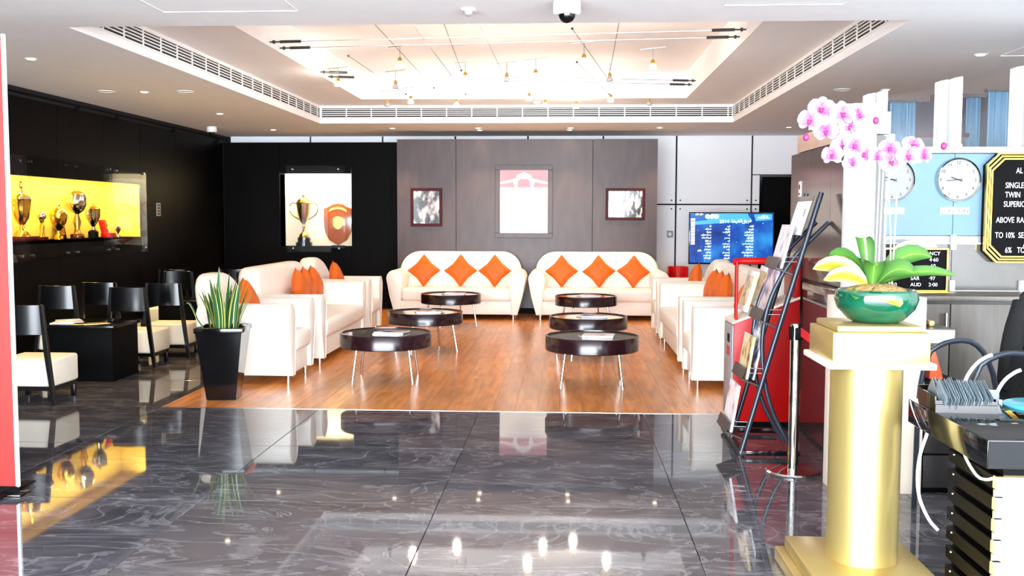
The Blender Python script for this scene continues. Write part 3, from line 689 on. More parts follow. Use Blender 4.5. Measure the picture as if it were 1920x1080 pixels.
# trophies -------------------------------------------------------------------
def handles(t, r, z, h, d, m='gold', rr=.006):
    for s in (-1, 1):
        pts = [(0, s * r * .8, z + h), (0, s * (r + d * .9), z + h * 1.05), (0, s * (r + d * 1.1), z + h * .55), (0, s * (r + d * .55), z + h * .1), (0, s * r * .55, z - h * .1)]
        obj('handle', B().tube(pts, rr, 8, 2), m, t)
NX = XL - .19; NZ = NZ0 + .0003
t = thing('trophy_cup', 'large tall gold lidded cup on a brown plinth, nearest the entrance in the left niche', 'trophy', (NX, 10.33, NZ), group='trophies in the left niche')
obj('plinth', B().box(-.11, .11, -.16, .16, 0, .05, .006), 'mahogany', t)
obj('cup', B().lathe([(.085, .05), (.075, .09), (.03, .13), (.022, .17), (.04, .19), (.07, .24), (.088, .34), (.098, .43), (.106, .45), (0, .45)], 32), 'gold', t)
obj('lid', B().lathe([(.104, .452), (.098, .475), (.05, .50), (.02, .51), (.02, .53), (0, .53)], 28), 'silver', t)
obj('finial_figure', B().lathe([(.02, .53), (.012, .56), (.022, .585), (.01, .615), (.015, .63), (0, .648)], 12), 'gold', t); handles(t, .095, .24, .17, .05)
t = thing('trophy_ball', 'small figure trophy topped by a silver ball in the left niche', 'trophy', (NX + .05, 10.64, NZ), group='trophies in the left niche')
obj('plinth', B().box(-.05, .05, -.05, .05, 0, .04, .004), 'mahogany', t); obj('figure', B().lathe([(.035, .04), (.02, .09), (.028, .15), (.014, .19), (.03, .22), (0, .235)], 14), 'gold', t); obj('ball', B().ball((0, 0, .27), .05), 'silver', t)
t = thing('trophy_cup', 'gold urn trophy with round lid and knob at the middle of the left niche', 'trophy', (NX, 11.10, NZ), group='trophies in the left niche')
obj('cup', B().lathe([(.05, 0), (.05, .03), (.03, .06), (.018, .1), (.05, .14), (.085, .2), (.098, .27), (.098, .29), (0, .29)], 32), 'gold', t)
obj('lid', B().lathe([(.104, .29), (.085, .33), (.03, .365), (.012, .375), (.012, .385), (0, .385)], 28), 'gold', t); obj('knob', B().ball((0, 0, .40), .022, 12, 8), 'silver', t); handles(t, .09, .17, .12, .03)
t = thing('glass_award', 'clear pointed glass award on a faceted base in the left niche', 'trophy', (NX + .12, 10.84, NZ), group='trophies in the left niche')
obj('base', B().box(-.05, .05, -.09, .09, 0, .055, .012, 1), 'crystal', t)
obj('blade', B().prism([(-.06, .055), (.06, .055), (.05, .15), (0, .22), (-.05, .15)], -.012, .012, 'x', .004, 1), 'crystal', t)
t = thing('trophy_globe', 'large silver globe bowl trophy on a tall stem in the left niche', 'trophy', (NX - .02, 11.57, NZ), group='trophies in the left niche')
obj('base', B().lathe([(.08, 0), (.08, .05), (.05, .06), (0, .06)], 24), 'mahogany', t); obj('stem', B().lathe([(.05, .06), (.03, .12), (.05, .2), (.025, .28), (.03, .30), (0, .30)], 20), 'gold', t)
obj('bowl', B().lathe([(.02, .29), (.075, .33), (.115, .40), (.12, .46), (.1, .53), (.05, .57), (0, .575)], 32), 'silver', t); handles(t, .11, .36, .14, .04)
t = thing('trophy_cup', 'silver cup with small lid and square handles beside the red box in the left niche', 'trophy', (NX + .02, 11.89, NZ), group='trophies in the left niche')
obj('base', B().lathe([(.06, 0), (.06, .08), (.03, .1), (0, .1)], 24), 'blackm', t); obj('cup', B().lathe([(.04, .1), (.02, .14), (.05, .19), (.085, .26), (.09, .35), (.095, .36), (0, .36)], 28), 'silver', t)
obj('lid', B().lathe([(.09, .36), (.05, .385), (.012, .40), (.014, .425), (0, .435)], 20), 'gold', t); handles(t, .09, .22, .13, .04, 'silver')
t = thing('glass_award', 'low oval glass plaque lying before the globe trophy', 'trophy', (NX + .13, 11.36, NZ), group='trophies in the left niche')
obj('slab', B().box(-.035, .035, -.13, .13, 0, .045, .018, 2), 'crystal', t)
t = thing('presentation_box', 'red velvet presentation box at the right end of the trophies', 'box', (NX + .08, 12.17, NZ), group='trophies in the left niche')
obj('box', B().box(-.06, .06, -.09, .09, 0, .06, .006), 'red', t); obj('lid', B().box(.0, .016, -.09, .09, 0, .17, .004, m=Matrix.Translation((-.05, 0, .055)) @ Matrix.Rotation(-.25, 4, 'Y')), 'red', t); obj('medal', B().lathe([(.03, 0), (.03, .006), (0, .008)], 18, m=Matrix.Translation((-.022, 0, .14)) @ Matrix.Rotation(PI / 2 - .25, 4, 'Y')), 'gold', t)
t = thing('trophy_cup', 'smallest silver cup, last on the right in the left niche', 'trophy', (NX + .05, 12.5, NZ), group='trophies in the left niche')
obj('cup', B().lathe([(.03, 0), (.03, .02), (.01, .04), (.012, .06), (.035, .09), (.042, .14), (0, .14)], 18), 'silver', t); handles(t, .04, .08, .05, .02, 'silver', .004)
t = thing('picture_plaque', 'leaning wooden plaque behind the urn trophy', 'trophy', (NX - .1, 11.36, NZ), group='trophies in the left niche')
obj('plaque', B().box(-.012, .012, -.1, .1, 0, .2, .004, m=Matrix.Rotation(-.2, 4, 'Y')), 'mahogany', t); obj('plate', B().box(.012, .015, -.06, .06, .05, .15, m=Matrix.Rotation(-.2, 4, 'Y')), 'brass', t)
# back niche
BN = BY + .14
t = thing('trophy_cup', 'gold two-handled cup on a black plinth in the back wall niche', 'trophy', (-4.36, BN, BZ0 + .0003))
obj('plinth', B().lathe([(.135, 0), (.135, .06), (.105, .07), (.105, .14), (0, .14)], 28), 'black', t)
obj('cup', B().lathe([(.09, .14), (.075, .19), (.025, .24), (.018, .29), (.03, .31), (.02, .34), (.025, .37), (.06, .41), (.10, .54), (.125, .70), (.132, .715), (0, .715)], 32), 'gold', t)
obj('lid', B().lathe([(.125, .716), (.115, .735), (.08, .79), (.02, .82), (.028, .845), (0, .86)], 28), 'gold', t)
for s in (-1, 1): obj('handle', B().tube([(s * .115, 0, .70), (s * .20, 0, .72), (s * .245, 0, .64), (s * .22, 0, .53), (s * .12, 0, .46), (s * .075, 0, .44)], .009, 8, 2), 'gold', t)
t = thing('shield_trophy', 'orange-brown wooden shield with a brass crest plate in the back wall niche', 'trophy', (-3.785, BN, BZ0 + .0003))
sh = [(-.235, .62), (-.235, .40), (-.22, .24), (-.15, .10), (0, .012), (.15, .10), (.22, .24), (.235, .40), (.235, .62), (.15, .65), (.09, .69), (0, .705), (-.09, .69), (-.15, .65)]
obj('board', B().prism(sh, -.015, .015, 'y', .006, 2), 'shieldwood', t)
obj('crest', B().prism([(x * .36, .27 + z * .31) for x, z in sh], -.022, -.015, 'y', .002, 1), 'brass', t)
obj('scroll_plate', B().prism([(-.15, .56), (-.08, .60), (0, .615), (.08, .60), (.15, .56), (.15, .60), (.08, .64), (0, .655), (-.08, .64), (-.15, .60)], -.019, -.015, 'y'), 'brass', t)
obj('stand', B().box(-.1, .1, -.05, .07, 0, .012), 'blackm', t)
# pictures on the feature wall -------------------------------------------------
def picture(label, x0, x1, z0, z1, fw, frame, m, extra=None):
    cx, cz = (x0 + x1) / 2, (z0 + z1) / 2; t = thing('framed_picture', label, 'picture', (cx, FY, cz)); a, h = (x1 - x0) / 2, (z1 - z0) / 2
    b = B()
    for q in ((-a, a, h - fw, h), (-a, a, -h, -h + fw), (-a, -a + fw, -h + fw, h - fw), (a - fw, a, -h + fw, h - fw)): b.box(q[0], q[1], -.03, -.001, q[2], q[3], .004, 1)
    obj('frame', b, frame, t)
    pr = obj('print', B().box(-a + fw, a - fw, -.014, -.002, -h + fw, h - fw), m, t)
    return t, pr
t, pr = picture('portrait-shaped black and white photograph in a dark red frame, on the left', -2.43, -1.935, 1.36, 1.955, .045, 'mahogany', 'photo1')
t, pr = picture('landscape-shaped pale photograph in a dark red frame, on the right', .60, 1.205, 1.465, 1.955, .042, 'mahogany', 'photo2')
obj('glare_half', B().box(-.255, -.04, -.0155, -.014, -.2, .2), 'paper', t)  # white glare painted over one half of the print
t, pr = picture('large portrait print with painted-on glare in a flat taupe frame between the two photographs', -1.11, -.215, 1.185, 2.31, .075, 'taupe', 'paper')  # print kept white to carry the glare on its glass
M['pink_reflection'] = mat('mauve_reflection', (196, 140, 150), .4)  # mauve painted for the ceiling mirrored in the picture
obj('mauve_reflection_band', B().box(-.37, .37, -.0155, -.014, .22, .485), 'pink_reflection', t)
arc = [(-.37, .30), (-.2, .34), (-.13, .36), (-.11, .41), (-.04, .44), (0, .46), (.04, .44), (.11, .41), (.13, .36), (.2, .34), (.37, .30), (.37, .27), (.17, .30), (.14, .22), (.10, .22), (.09, .32), (.05, .35), (-.05, .35), (-.09, .32), (-.10, .22), (-.14, .22), (-.17, .30), (-.37, .27)]
obj('glare_arch', B().prism(arc, -.0165, -.0155, 'y'), 'paper', t)  # pale arch belongs to the same painted reflection
# television -------------------------------------------------------------------
t = thing('television', 'wide flat television with a blue screen before the white back wall', 'television', (2.488, 15.1, 0), -.03)
obj('housing', B().box(-.635, .635, .0, .045, .80, 1.59, .008), 'black', t)
sc = obj('screen', B().box(-.62, .62, -.003, .0, .825, 1.575), 'screen', t)
obj('stand', B().box(-.05, .05, .01, .05, .45, .85, .004), 'black', t); obj('foot', B().box(-.3, .3, -.1, .18, .435, .45, .004), 'black', t)
def led(name, b): obj(name, b, 'led', sc)
y1 = -.0036
for k in range(3):
    obj('white_disc', B().lathe([(.035, 0), (.035, .001), (0, .001)], 18, m=Matrix.Translation((-.36 + .068 * k, y1, 1.525)) @ Matrix.Rotation(PI / 2, 4, 'X')), 'led_w', sc)
M['lightblue'] = mat('light_blue_band', (60, 150, 210), .4, emit=(52, 140, 205), es=.9)
obj('title_band', B().prism([(-.54, 1.40), (.30, 1.45), (.24, 1.57), (-.30, 1.57), (-.36, 1.47), (-.54, 1.45)], y1 + .0002, y1 + .0004, 'y'), 'lightblue', sc)
obj('corner_band', B().prism([(.36, 1.455), (.60, 1.475), (.60, 1.56), (.33, 1.56)], y1 + .0002, y1 + .0004, 'y'), 'lightblue', sc)
for s_, x in (('2014', -.18), ('\uFE8E\uFED4\uFEF4\uFED4\uFEDF\uFE8D', .0), ('\uFED6\uFEF3\uFEAE\uFED3', .155)): text('lettering', s_, .075, 'led', sc, (x, y1, 1.43 + .04 * x), (PI / 2, -.04, 0))
random.seed(3)
def squig(x1, z, n, h=.02):
    """a short unreadable line of joined lettering, right aligned"""
    b = B(); x = x1
    for i in range(n):
        wv = random.uniform(.012, .026); b.box(x - wv, x, y1, y1 + .0006, z, z + .009)
        if random.random() < .6: b.box(x - .007, x, y1, y1 + .0006, z + .009, z + random.uniform(.016, .028))
        if random.random() < .5: b.box(x - wv + .003, x - wv + .009, y1, y1 + .0006, z - .012, z - .005)
        x -= wv + (.006 if random.random() < .25 else -.002)
    led('text_line', b)
for cx, rows, nn in ((-.30, 12, 7), (-.02, 12, 5), (.33, 12, 8)):
    for r in range(rows): squig(cx, 1.37 - r * .044, max(2, nn - (5 if r == 0 else random.randint(0, 3))))
squig(-.42, 1.55, 6); squig(.56, 1.50, 9); squig(.54, 1.525, 5); squig(-.44, 1.0, 4)
for r in range(9): obj('side_mark', B().box(-.605, -.545, y1, y1 + .0006, 1.10 + r * .045, 1.135 + r * .045), 'led', sc)
t = thing('tv_console', 'low black console carrying the television', 'cabinet', (2.488, 15.15, 0)); obj('body', B().box(-.55, .55, -.2, .22, 0, .43, .005), 'blackm', t)
for k in (-1, 1): obj('door', B().box(k * .27 - .26, k * .27 + .26, -.212, -.2, .03, .40, .003), 'charcoal', t)
# small red tub chair partly behind the right sofa
t = thing('tub_chair', 'small glossy dark red tub chair behind the right back sofa', 'chair', (1.68, 15.0, 0), -.4)
pts = [(.16 * math.cos(a), .15 * math.sin(a)) for a in [PI * (-.05 + 1.1 * i / 16) for i in range(17)]]
obj('back', B().prism(pts + [(x * .84, y * .84) for x, y in pts[::-1]], .28, .77, 'z', .012, 2), 'red', t); obj('seat', B().lathe([(.13, .28), (.133, .40), (.11, .43), (0, .43)], 24), 'black', t); obj('base', B().lathe([(.12, 0), (.12, .02), (.03, .04), (.03, .28), (0, .28)], 20), 'black', t)
def wallplate(label, loc, rz, w, h, name='switch_plate', m='grey'):
    t = thing(name, label, 'switch', loc, rz); obj('plate', B().box(-w / 2, w / 2, -.012, 0, -h / 2, h / 2, .003), m, t); obj('rocker', B().box(-w / 4, w / 4, -.016, -.012, -h / 4, h / 4, .002), 'white', t); return t
wallplate('grey square control plate on the white back wall panel', (1.70, YB - .021, 1.235), 0, .10, .11)
t = thing('wall_sign', 'small pale notice on the black left wall beside the niche', 'sign', (XL, 13.45, 1.60), E_); obj('plate', B().box(-.07, .07, -.006, 0, -.09, .09, .002), 'grey', t)
for k in range(4): obj('mark', B().box(-.05, .05, -.0075, -.006, -.07 + .04 * k, -.05 + .04 * k), 'mahogany', t)
t = thing('wall_sign', 'small white notice on the brown reception side wall', 'sign', (SX, 7.2, 1.708), -E_); obj('plate', B().box(-.035, .035, -.006, 0, -.055, .055, .002), 'paper', t); obj('emblem', B().lathe([(.02, 0), (.02, .0015), (.012, .0015), (.012, 0)], 16, m=Matrix.Translation((0, -.006, .015)) @ Matrix.Rotation(PI / 2, 4, 'X')), 'red', t); obj('mark', B().box(-.022, .022, -.0072, -.006, -.04, -.028), 'red', t)
# ================================================================ RECEPTION THINGS
def clock(label, loc, r):
    t = thing('wall_clock', label, 'clock', loc, 0, 'clocks on the pale blue wall'); R = Matrix.Rotation(PI / 2, 4, 'X')
    obj('rim', B().lathe([(r - .012, .012), (r - .012, .03), (r - .004, .036), (r, .03), (r, 0), (r - .02, 0), (r - .02, .012)], 48, m=R), 'chrome', t)
    obj('dial', B().lathe([(r - .011, .004), (r - .011, .014), (0, .014)], 48, m=R), 'dial', t)
    for h in range(1, 13):
        a = PI / 2 - h * PI / 6; q = r * .78
        text('numeral', str(h), r * .20, 'ink', t, (q * math.cos(a), -.0145, q * math.sin(a) - r * .07), align='CENTER')
    for a, l, w2 in ((PI * .89, .34, .0035), (PI * 1.03, .52, .0025)):
        m = Matrix.Rotation(-a, 4, 'Y'); obj('hand', B().box(-.03, r * l, -.019, -.017, -w2, w2, m=m), 'ink', t)
    return t
clock('round white wall clock with chrome rim beside the black rate board', (2.689, RY - .001, 1.768), .15)
clock('round white wall clock half hidden behind the pink orchids', (2.246, RY - .001, 1.768), .15)
t = thing('city_plate', 'small white name plate under the right wall clock', 'sign', (2.675, RY, 1.555)); obj('plate', B().box(-.10, .10, -.008, 0, -.025, .025, .002), 'white', t); text('lettering', 'LONDON', .034, 'ink', t, (0, -.0085, -.012), align='CENTER', sx=1.25)
t = thing('city_plate', 'small white name plate under the clock behind the orchids', 'sign', (2.235, RY, 1.555)); obj('plate', B().box(-.10, .10, -.008, 0, -.025, .025, .002), 'white', t)
# rate board with stepped gold frame
t = thing('rate_board', 'black room rate letter board with stepped gold octagonal frame', 'sign', (3.228, RY - .05, 1.574))
def octo(w2, h2, c): return [(w2, h2 - c), (w2 - c, h2), (-w2 + c, h2), (-w2, h2 - c), (-w2, -h2 + c), (-w2 + c, -h2), (w2 - c, -h2), (w2, -h2 + c)]
obj('backing', B().prism(octo(.37, .372, .08), -.002, .045, 'y'), 'blackm', t)
for k, (a, d) in enumerate(((.372, .03), (.354, .024), (.336, .018))):
    o1, o2 = octo(a, a + .002, .08), octo(a - .010, a - .008, .076); b = B()
    for i in range(8):
        j = (i + 1) % 8; b.prism([o1[i], o1[j], o2[j], o2[i]], -d, 0, 'y')
    obj('frame', b, 'gold', t)
obj('letter_panel', B().prism(octo(.318, .32, .07), -.006, 0, 'y'), 'blackm', t)
for s_, x, z in (('AL', -.17, .236), ('JA', -.113, .236), ('SINGLE', -.238, .136), ('TWIN', -.238, .072), ('R', -.095, .072), ('SUPERIOR', -.246, .008), ('ABOVE', -.292, -.100), ('RATE', -.155, -.100), ('TO', -.295, -.204), ('10%', -.228, -.204), ('SER', -.14, -.204), ('AN', -.105, -.264), ('6%', -.225, -.306), ('TOU', -.145, -.306)):
    text('lettering', s_, .055, 'text', t, (x, -.0065, z), sx=.70)
# foreign currency board on the credenza
t = thing('currency_board', 'small gold framed currency letter board standing behind the orchid leaves', 'sign', (2.348, 6.78, .9653))
obj('panel', B().box(-.20, .20, .0, .012, .05, .33), 'blackm', t)
b = B()
for q in ((-.215, .215, .325, .34), (-.215, .215, .04, .055), (-.215, -.2, .055, .325), (.2, .215, .055, .325)): b.box(q[0], q[1], -.012, .014, q[2], q[3], .003, 1)
obj('frame', b, 'gold', t)
a = [(.14 * math.cos(PI * i / 14), .34 + .05 * math.sin(PI * i / 14)) for i in range(15)]
obj('arch', B().prism(a, -.006, .01, 'y', .002, 1), 'brass', t); obj('emblem', B().lathe([(.012, 0), (.012, .004), (0, .006)], 16, m=Matrix.Translation((.0, -.006, .362)) @ Matrix.Rotation(PI / 2, 4, 'X')), 'silver', t)
obj('foot', B().box(-.16, .22, -.06, .08, .035, .045, .003), 'brass', t)
for r, (l, c, rr) in enumerate((('FOREI', '', 'NCY'), ('USD', '', '4·60'), ('', '', '·60'), ('', 'OAN', '0BD'), ('·20', 'SAR', '·97'), ('910', 'AUD', '2·00'))):
    z = .29 - r * .042
    for s_, x in ((l, -.17), (c, -.03), (rr, .09)):
        if s_: text('lettering', s_, .034, 'text', t, (x, -.002, z))
# front desk with granite top and slatted body
t = thing('reception_desk', 'reception desk with black granite top and horizontal slats, right foreground', 'desk', (0, 0, 0))
DX, DY0, DY1 = 1.395, 3.30, 4.06
obj('granite_top', B().box(DX, 3.4, DY0, DY1, .672, .77, .004), 'granite', t)
obj('front_fascia', B().box(DX + .003, 3.4, DY0 - .004, DY0 + .0002, .675, .766), 'granite_edge', t)
obj('carcass', B().box(DX + .085, 3.35, DY0 + .07, 3.78, 0, .672), 'blackm', t)
for k in range(9):
    z = .635 - k * .074
    obj('side_slat', B().box(DX + .052, DX + .086, DY0 + .05, 3.76, z - .048, z, .003, 1), 'wenge', t)
    obj('front_slat', B().box(DX + .05, 3.35, DY0 + .035, DY0 + .071, z - .044, z, .003, 1), 'slatcream', t)
    obj('front_slat_gap', B().box(DX + .055, 3.35, DY0 + .066, DY0 + .072, z - .074, z - .044), 'steel', t)
    obj('screw', B().ball((DX + .05, 3.70, z - .01), .005, 8, 6), 'chrome', t)
def cable(label, pts, r=.006, m='white', grp=None): return tag(obj('cable', B().tube(pts, r, 8, 3), m), label, 'cable', grp)
cable('white cable hanging in the gap beside the slatted desk side', [(DX + .03, 3.92, .66), (DX + .0, 3.93, .55), (DX - .01, 3.9, .42), (DX + .02, 3.86, .33), (DX + .045, 3.82, .30)], .0065)
cable('white cable looping under the granite edge of the desk', [(DX + .045, 3.62, .668), (DX + .043, 3.56, .63), (DX + .042, 3.47, .60), (DX + .042, 3.40, .61), (DX + .044, 3.36, .625)], .0055)
# box of card sleeves
t = thing('card_box', 'open dark box holding rows of grey card sleeves on the granite desk', 'box', (1.495, 3.87, .7704), -.06)
b = B().box(-.095, .13, -.11, -.105, 0, .045).box(-.095, .13, .105, .11, 0, .07).box(-.095, -.09, -.105, .105, 0, .06).box(.125, .13, -.105, .105, 0, .05).box(-.095, .13, -.11, .11, 0, .004)
obj('tray', b, 'black', t); obj('front_lip', B().box(-.095, .13, -.118, -.11, .0, .03), 'charcoal', t)
cd = None
def card(x, y, tilt, yaw):
    global cd
    if cd is None: o = cd = obj('card_sleeve', B().box(-.055, .055, -.001, .001, 0, .095), 'cardgrey')
    else: o = cd.copy(); COL.objects.link(o)
    o.location = (x, y, .7755); o.rotation_euler = (0, tilt, yaw)
    return tag(o, 'grey card sleeve packed upright in the dark box on the desk', 'card', 'card sleeves in the box')
for k in range(24):
    card(1.425 + .0075 * k, 3.83 + random.uniform(-.004, .004), -.55 + random.uniform(-.1, .1), E_ + random.uniform(-.06, .06))
for k in range(9): card(1.425 + .011 * k, 3.91 + random.uniform(-.004, .004), -.7 + random.uniform(-.15, .15), E_ + random.uniform(-.1, .1))
t = thing('name_card', 'single grey card standing beside the turquoise disc', 'card', (1.68, 4.0, .7704), -.3); obj('card', B().box(-.045, .045, -.002, .002, 0, .05), 'cardgrey', t); obj('foot', B().box(-.045, .045, -.002, .03, 0, .002), 'cardgrey', t)
t = thing('turquoise_disc', 'flat turquoise disc lying on the black granite desk', 'disc', (1.86, 3.91, .7704)); obj('disc', B().lathe([(.145, 0), (.147, .006), (.14, .01), (.04, .008), (0, .008)], 40), 'turq', t); obj('hub', B().lathe([(.03, .008), (.028, .014), (0, .014)], 20), 'white', t)
# monitor seen from behind
t = thing('monitor', 'black computer monitor on the desk at the right edge', 'monitor', (1.885, 3.58, .7704), .45)
obj('screen', B().box(-.24, .24, -.03, .015, .085, .37, .012, 3, m=Matrix.Rotation(-.12, 4, 'X')), 'black', t); obj('bezel', B().box(-.243, .243, .012, .02, .082, .373, .003, m=Matrix.Rotation(-.12, 4, 'X')), 'charcoal', t)
obj('neck', B().box(-.03, .03, -.04, -.01, .008, .15, .004), 'blackm', t); obj('base', B().box(-.11, .11, -.09, .08, 0, .012, .004), 'blackm', t)
# office chair with jacket
t = thing('office_chair', 'black office chair with loop arms behind the reception desk', 'chair', (2.68, 5.1, 0), .25)
obj('seat', B().box(-.24, .24, -.24, .24, .42, .50, .035, 3), 'jacket', t); obj('backrest', B().box(-.22, .22, .2, .26, .55, 1.0, .03, 3), 'jacket', t)
for s in (-1, 1): obj('arm', B().tube([(s * .24, .22, .62), (s * .29, .15, .72), (s * .30, 0, .76), (s * .30, -.16, .74), (s * .29, -.26, .66), (s * .26, -.24, .52), (s * .22, -.1, .44)], .019, 10, 2), 'blacktube', t)
obj('column', B().tube([(0, 0, .08), (0, 0, .42)], .028, 12), 'steel', t)
for k in range(5):
    a = 2 * PI * k / 5; g = obj('foot', B().tube([(0, 0, .09), (.28 * math.cos(a), .28 * math.sin(a), .065)], [.025, .016], 8), 'blackm', t); obj('castor', B().ball((.28 * math.cos(a), .28 * math.sin(a), .028), .028, 12, 8), 'blackm', g)
t = thing('chair', 'black visitor chair with tubular loop arms turned sideways behind the desk', 'chair', (2.10, 4.95, 0), -1.45); t.name = 'visitor_chair'
obj('seat', B().box(-.22, .22, -.22, .22, .40, .46, .025, 3), 'jacket', t); obj('backrest', B().box(-.2, .2, .2, .24, .5, .84, .018, 2), 'jacket', t)
for s in (-1, 1): obj('arm', B().tube([(s * .22, .2, .0), (s * .235, .18, .6), (s * .24, .08, .86), (s * .24, -.10, .88), (s * .24, -.25, .78), (s * .23, -.26, .0)], .014, 10, 2), 'blacktube', t)
b = B(); n = 10
g = []
for i in range(n + 1):
    row = []
    for j in range(13):
        u, v = i / n, j / 12; wd = .16 + .12 * v + .02 * math.sin(7 * v + 3 * u)
        a = PI * (2 * u); row.append(b.bm.verts.new((wd * math.cos(a), (.05 + .05 * v + .012 * math.sin(9 * v + 5 * u)) * math.sin(a), 1.10 - .62 * v)))
    g.append(row)
for i in range(n):
    for j in range(12): b.bm.faces.new((g[i][j], g[i + 1][j], g[i + 1][j + 1], g[i][j + 1]))
bmesh.ops.remove_doubles(b.bm, verts=b.bm.verts[:], dist=1e-4)
b.ball((0, 0, 1.08), .17, 16, 10, (1, .42, .45)).ball((.02, .02, 1.14), .10, 14, 8, (1.2, .7, .5))
for s in (-1, 1): b.tube([(s * .15, 0, 1.05), (s * .24, -.03, .86), (s * .27, -.04, .6)], [.06, .05], 12, 2)
jk = obj('jacket', b, 'jacket'); jk.location = (2.64 + .26 * math.sin(-.25), 5.1 + .30, 0); jk.rotation_euler = (0, 0, .25); tag(jk, 'black jacket draped over the back of the office chair', 'jacket')
cable('white curved cable rising behind the card sleeves', [(1.73, 4.4, .007), (1.732, 4.4, .3), (1.735, 4.4, .62), (1.745, 4.4, .78), (1.79, 4.4, .86), (1.84, 4.4, .897), (1.865, 4.4, .905)], .008)
cable('white curved cable rising behind the turquoise disc', [(1.825, 4.3, .007), (1.827, 4.3, .3), (1.83, 4.3, .60), (1.84, 4.3, .74), (1.875, 4.3, .81), (1.92, 4.3, .845), (1.945, 4.3, .855)], .008)
# gold pedestal with green bowl of orchids
PX, PY = 1.215, 4.03
t = thing('pedestal', 'satin gold round column pedestal on a square stepped plinth', 'pedestal', (PX, PY, 0))
obj('plinth_step', B().box(-.29, .24, -.29, .29, 0, .06, .006), 'goldpaint', t); obj('plinth', B().box(-.255, .225, -.255, .255, .06, .117, .006), 'goldpaint', t)
obj('shaft', B().lathe([(.14, .117), (.14, .925), (0, .925)], 64), 'goldpaint', t)
obj('capital_lip', B().box(-.205, .205, -.205, .205, .92, .945, .006), 'cream', t); obj('capital', B().box(-.185, .185, -.185, .185, .945, 1.06, .004), 'goldpaint', t); obj('capital_top', B().box(-.165, .165, -.165, .165, 1.06, 1.085, .008), 'goldpaint', t)
ob = thing('potted_orchid', 'pink orchids in a round glazed green bowl on the gold pedestal', 'plant', (PX + .03, PY, 1.0853))
obj('bowl', B().lathe([(.085, 0), (.11, .012), (.15, .055), (.163, .095), (.155, .125), (.145, .132), (.138, .127), (.13, .10), (0, .10)], 48), 'green', ob)
b = B().lathe([(.137, .112), (.11, .135), (.06, .15), (0, .155)], 40)
for v in b.bm.verts: v.co.z += random.uniform(-.004, .004)
obj('moss', b, 'soil', ob)
for (ang, ln, rise, wd, m) in ((PI * .98, .21, .06, .045, 'oleafy'), (PI * 1.08, .19, .02, .042, 'oleafy'), (PI * .9, .15, .10, .04, 'oleaf'), (PI * 1.3, .15, -.05, .04, 'oleaf'), (PI * .55, .1, .17, .038, 'oleaf'), (PI * 1.55, .215, -.07, .045, 'oleafy'), (PI * 1.85, .14, .05, .045, 'oleaf'), (.05, .22, .11, .045, 'oleaf'), (-.15, .30, .04, .026, 'oleaf'), (PI * .7, .14, .09, .035, 'oleaf'), (PI * 1.45, .12, .08, .042, 'oleaf')):
    p = []; base = Vector((.02 * math.cos(ang) - .02, .02 * math.sin(ang), .15))
    for k in range(9):
        u = k / 8; p.append(base + Vector((math.cos(ang) * ln * u, math.sin(ang) * ln * u, rise * (2.4 * u - 1.4 * u * u) + .02 * math.sin(PI * u))))
    obj('leaf', B().leaf(p, [wd * q for q in (.35, .6, .82, .96, 1, .97, .85, .6, .05)], (-math.sin(ang) * .6, math.cos(ang) * .6, .75 if abs(math.sin(ang)) < .75 else 0), 6, .22), m, ob)
def stem(pts, r=.004): obj('stem', B().tube(pts, r, 8, 3), 'stem', ob)
stem([(-.03, .0, .14), (-.05, 0, .34), (-.08, 0, .52), (-.085, .0, .66), (-.11, -.02, .76), (-.17, -.03, .81), (-.25, -.04, .80)])
stem([(-.08, 0, .56), (-.10, -.02, .61), (-.15, -.03, .64), (-.20, -.03, .645)], .003)
stem([(.03, .01, .14), (.03, .01, .36), (.03, .0, .54), (.04, -.02, .66), (.09, -.03, .70), (.155, -.03, .685)])
stem([(.055, .02, .14), (.06, .02, .3), (.05, .02, .45), (.03, 0, .56), (.06, -.01, .62)], .003)
for x, y2, h in ((.005, .015, .66), (.02, .02, .60), (.07, .0, .52)): obj('support_stick', B().tube([(x - .01, y2, .12), (x, y2, h)], .003, 6), 'stem', ob)
def flower(p, s, face, roll):
    fl = None
    q = Vector(face).normalized(); m = Matrix.Translation(p) @ q.to_track_quat('Z', 'Y').to_matrix().to_4x4() @ Matrix.Rotation(roll, 4, 'Z')
    b = B()
    for k, (a, l, wd, zz) in enumerate(((E_, 1, .36, 0), (E_ + 2.25, .95, .34, 0), (E_ - 2.25, .95, .34, 0), (.25, 1.0, .58, .006), (PI - .25, 1.0, .58, .006))):
        pth = [m @ Vector((math.cos(a) * s * l * u, math.sin(a) * s * l * u, zz + s * .25 * u - s * .35 * u * u)) for u in (0, .2, .4, .6, .8, .93, 1)]
        sd = m.to_3x3() @ Vector((-math.sin(a), math.cos(a), 0))
        b.leaf(pth, [wd * s * qq for qq in (.15, .7, .95, 1, .85, .5, .08)], sd, 4, .12)
    fl = obj('flower', b, 'petal', ob)
    b = B(); mm = m
    for pt, rr in ((Vector((0, -.12 * s, .16 * s)), .15 * s), (Vector((.13 * s, .0, .18 * s)), .09 * s), (Vector((-.13 * s, .0, .18 * s)), .09 * s), (Vector((0, -.3 * s, .2 * s)), .09 * s)):
        b.ball(mm @ pt, rr, 8, 6)
    obj('lip', b, 'lip', fl)
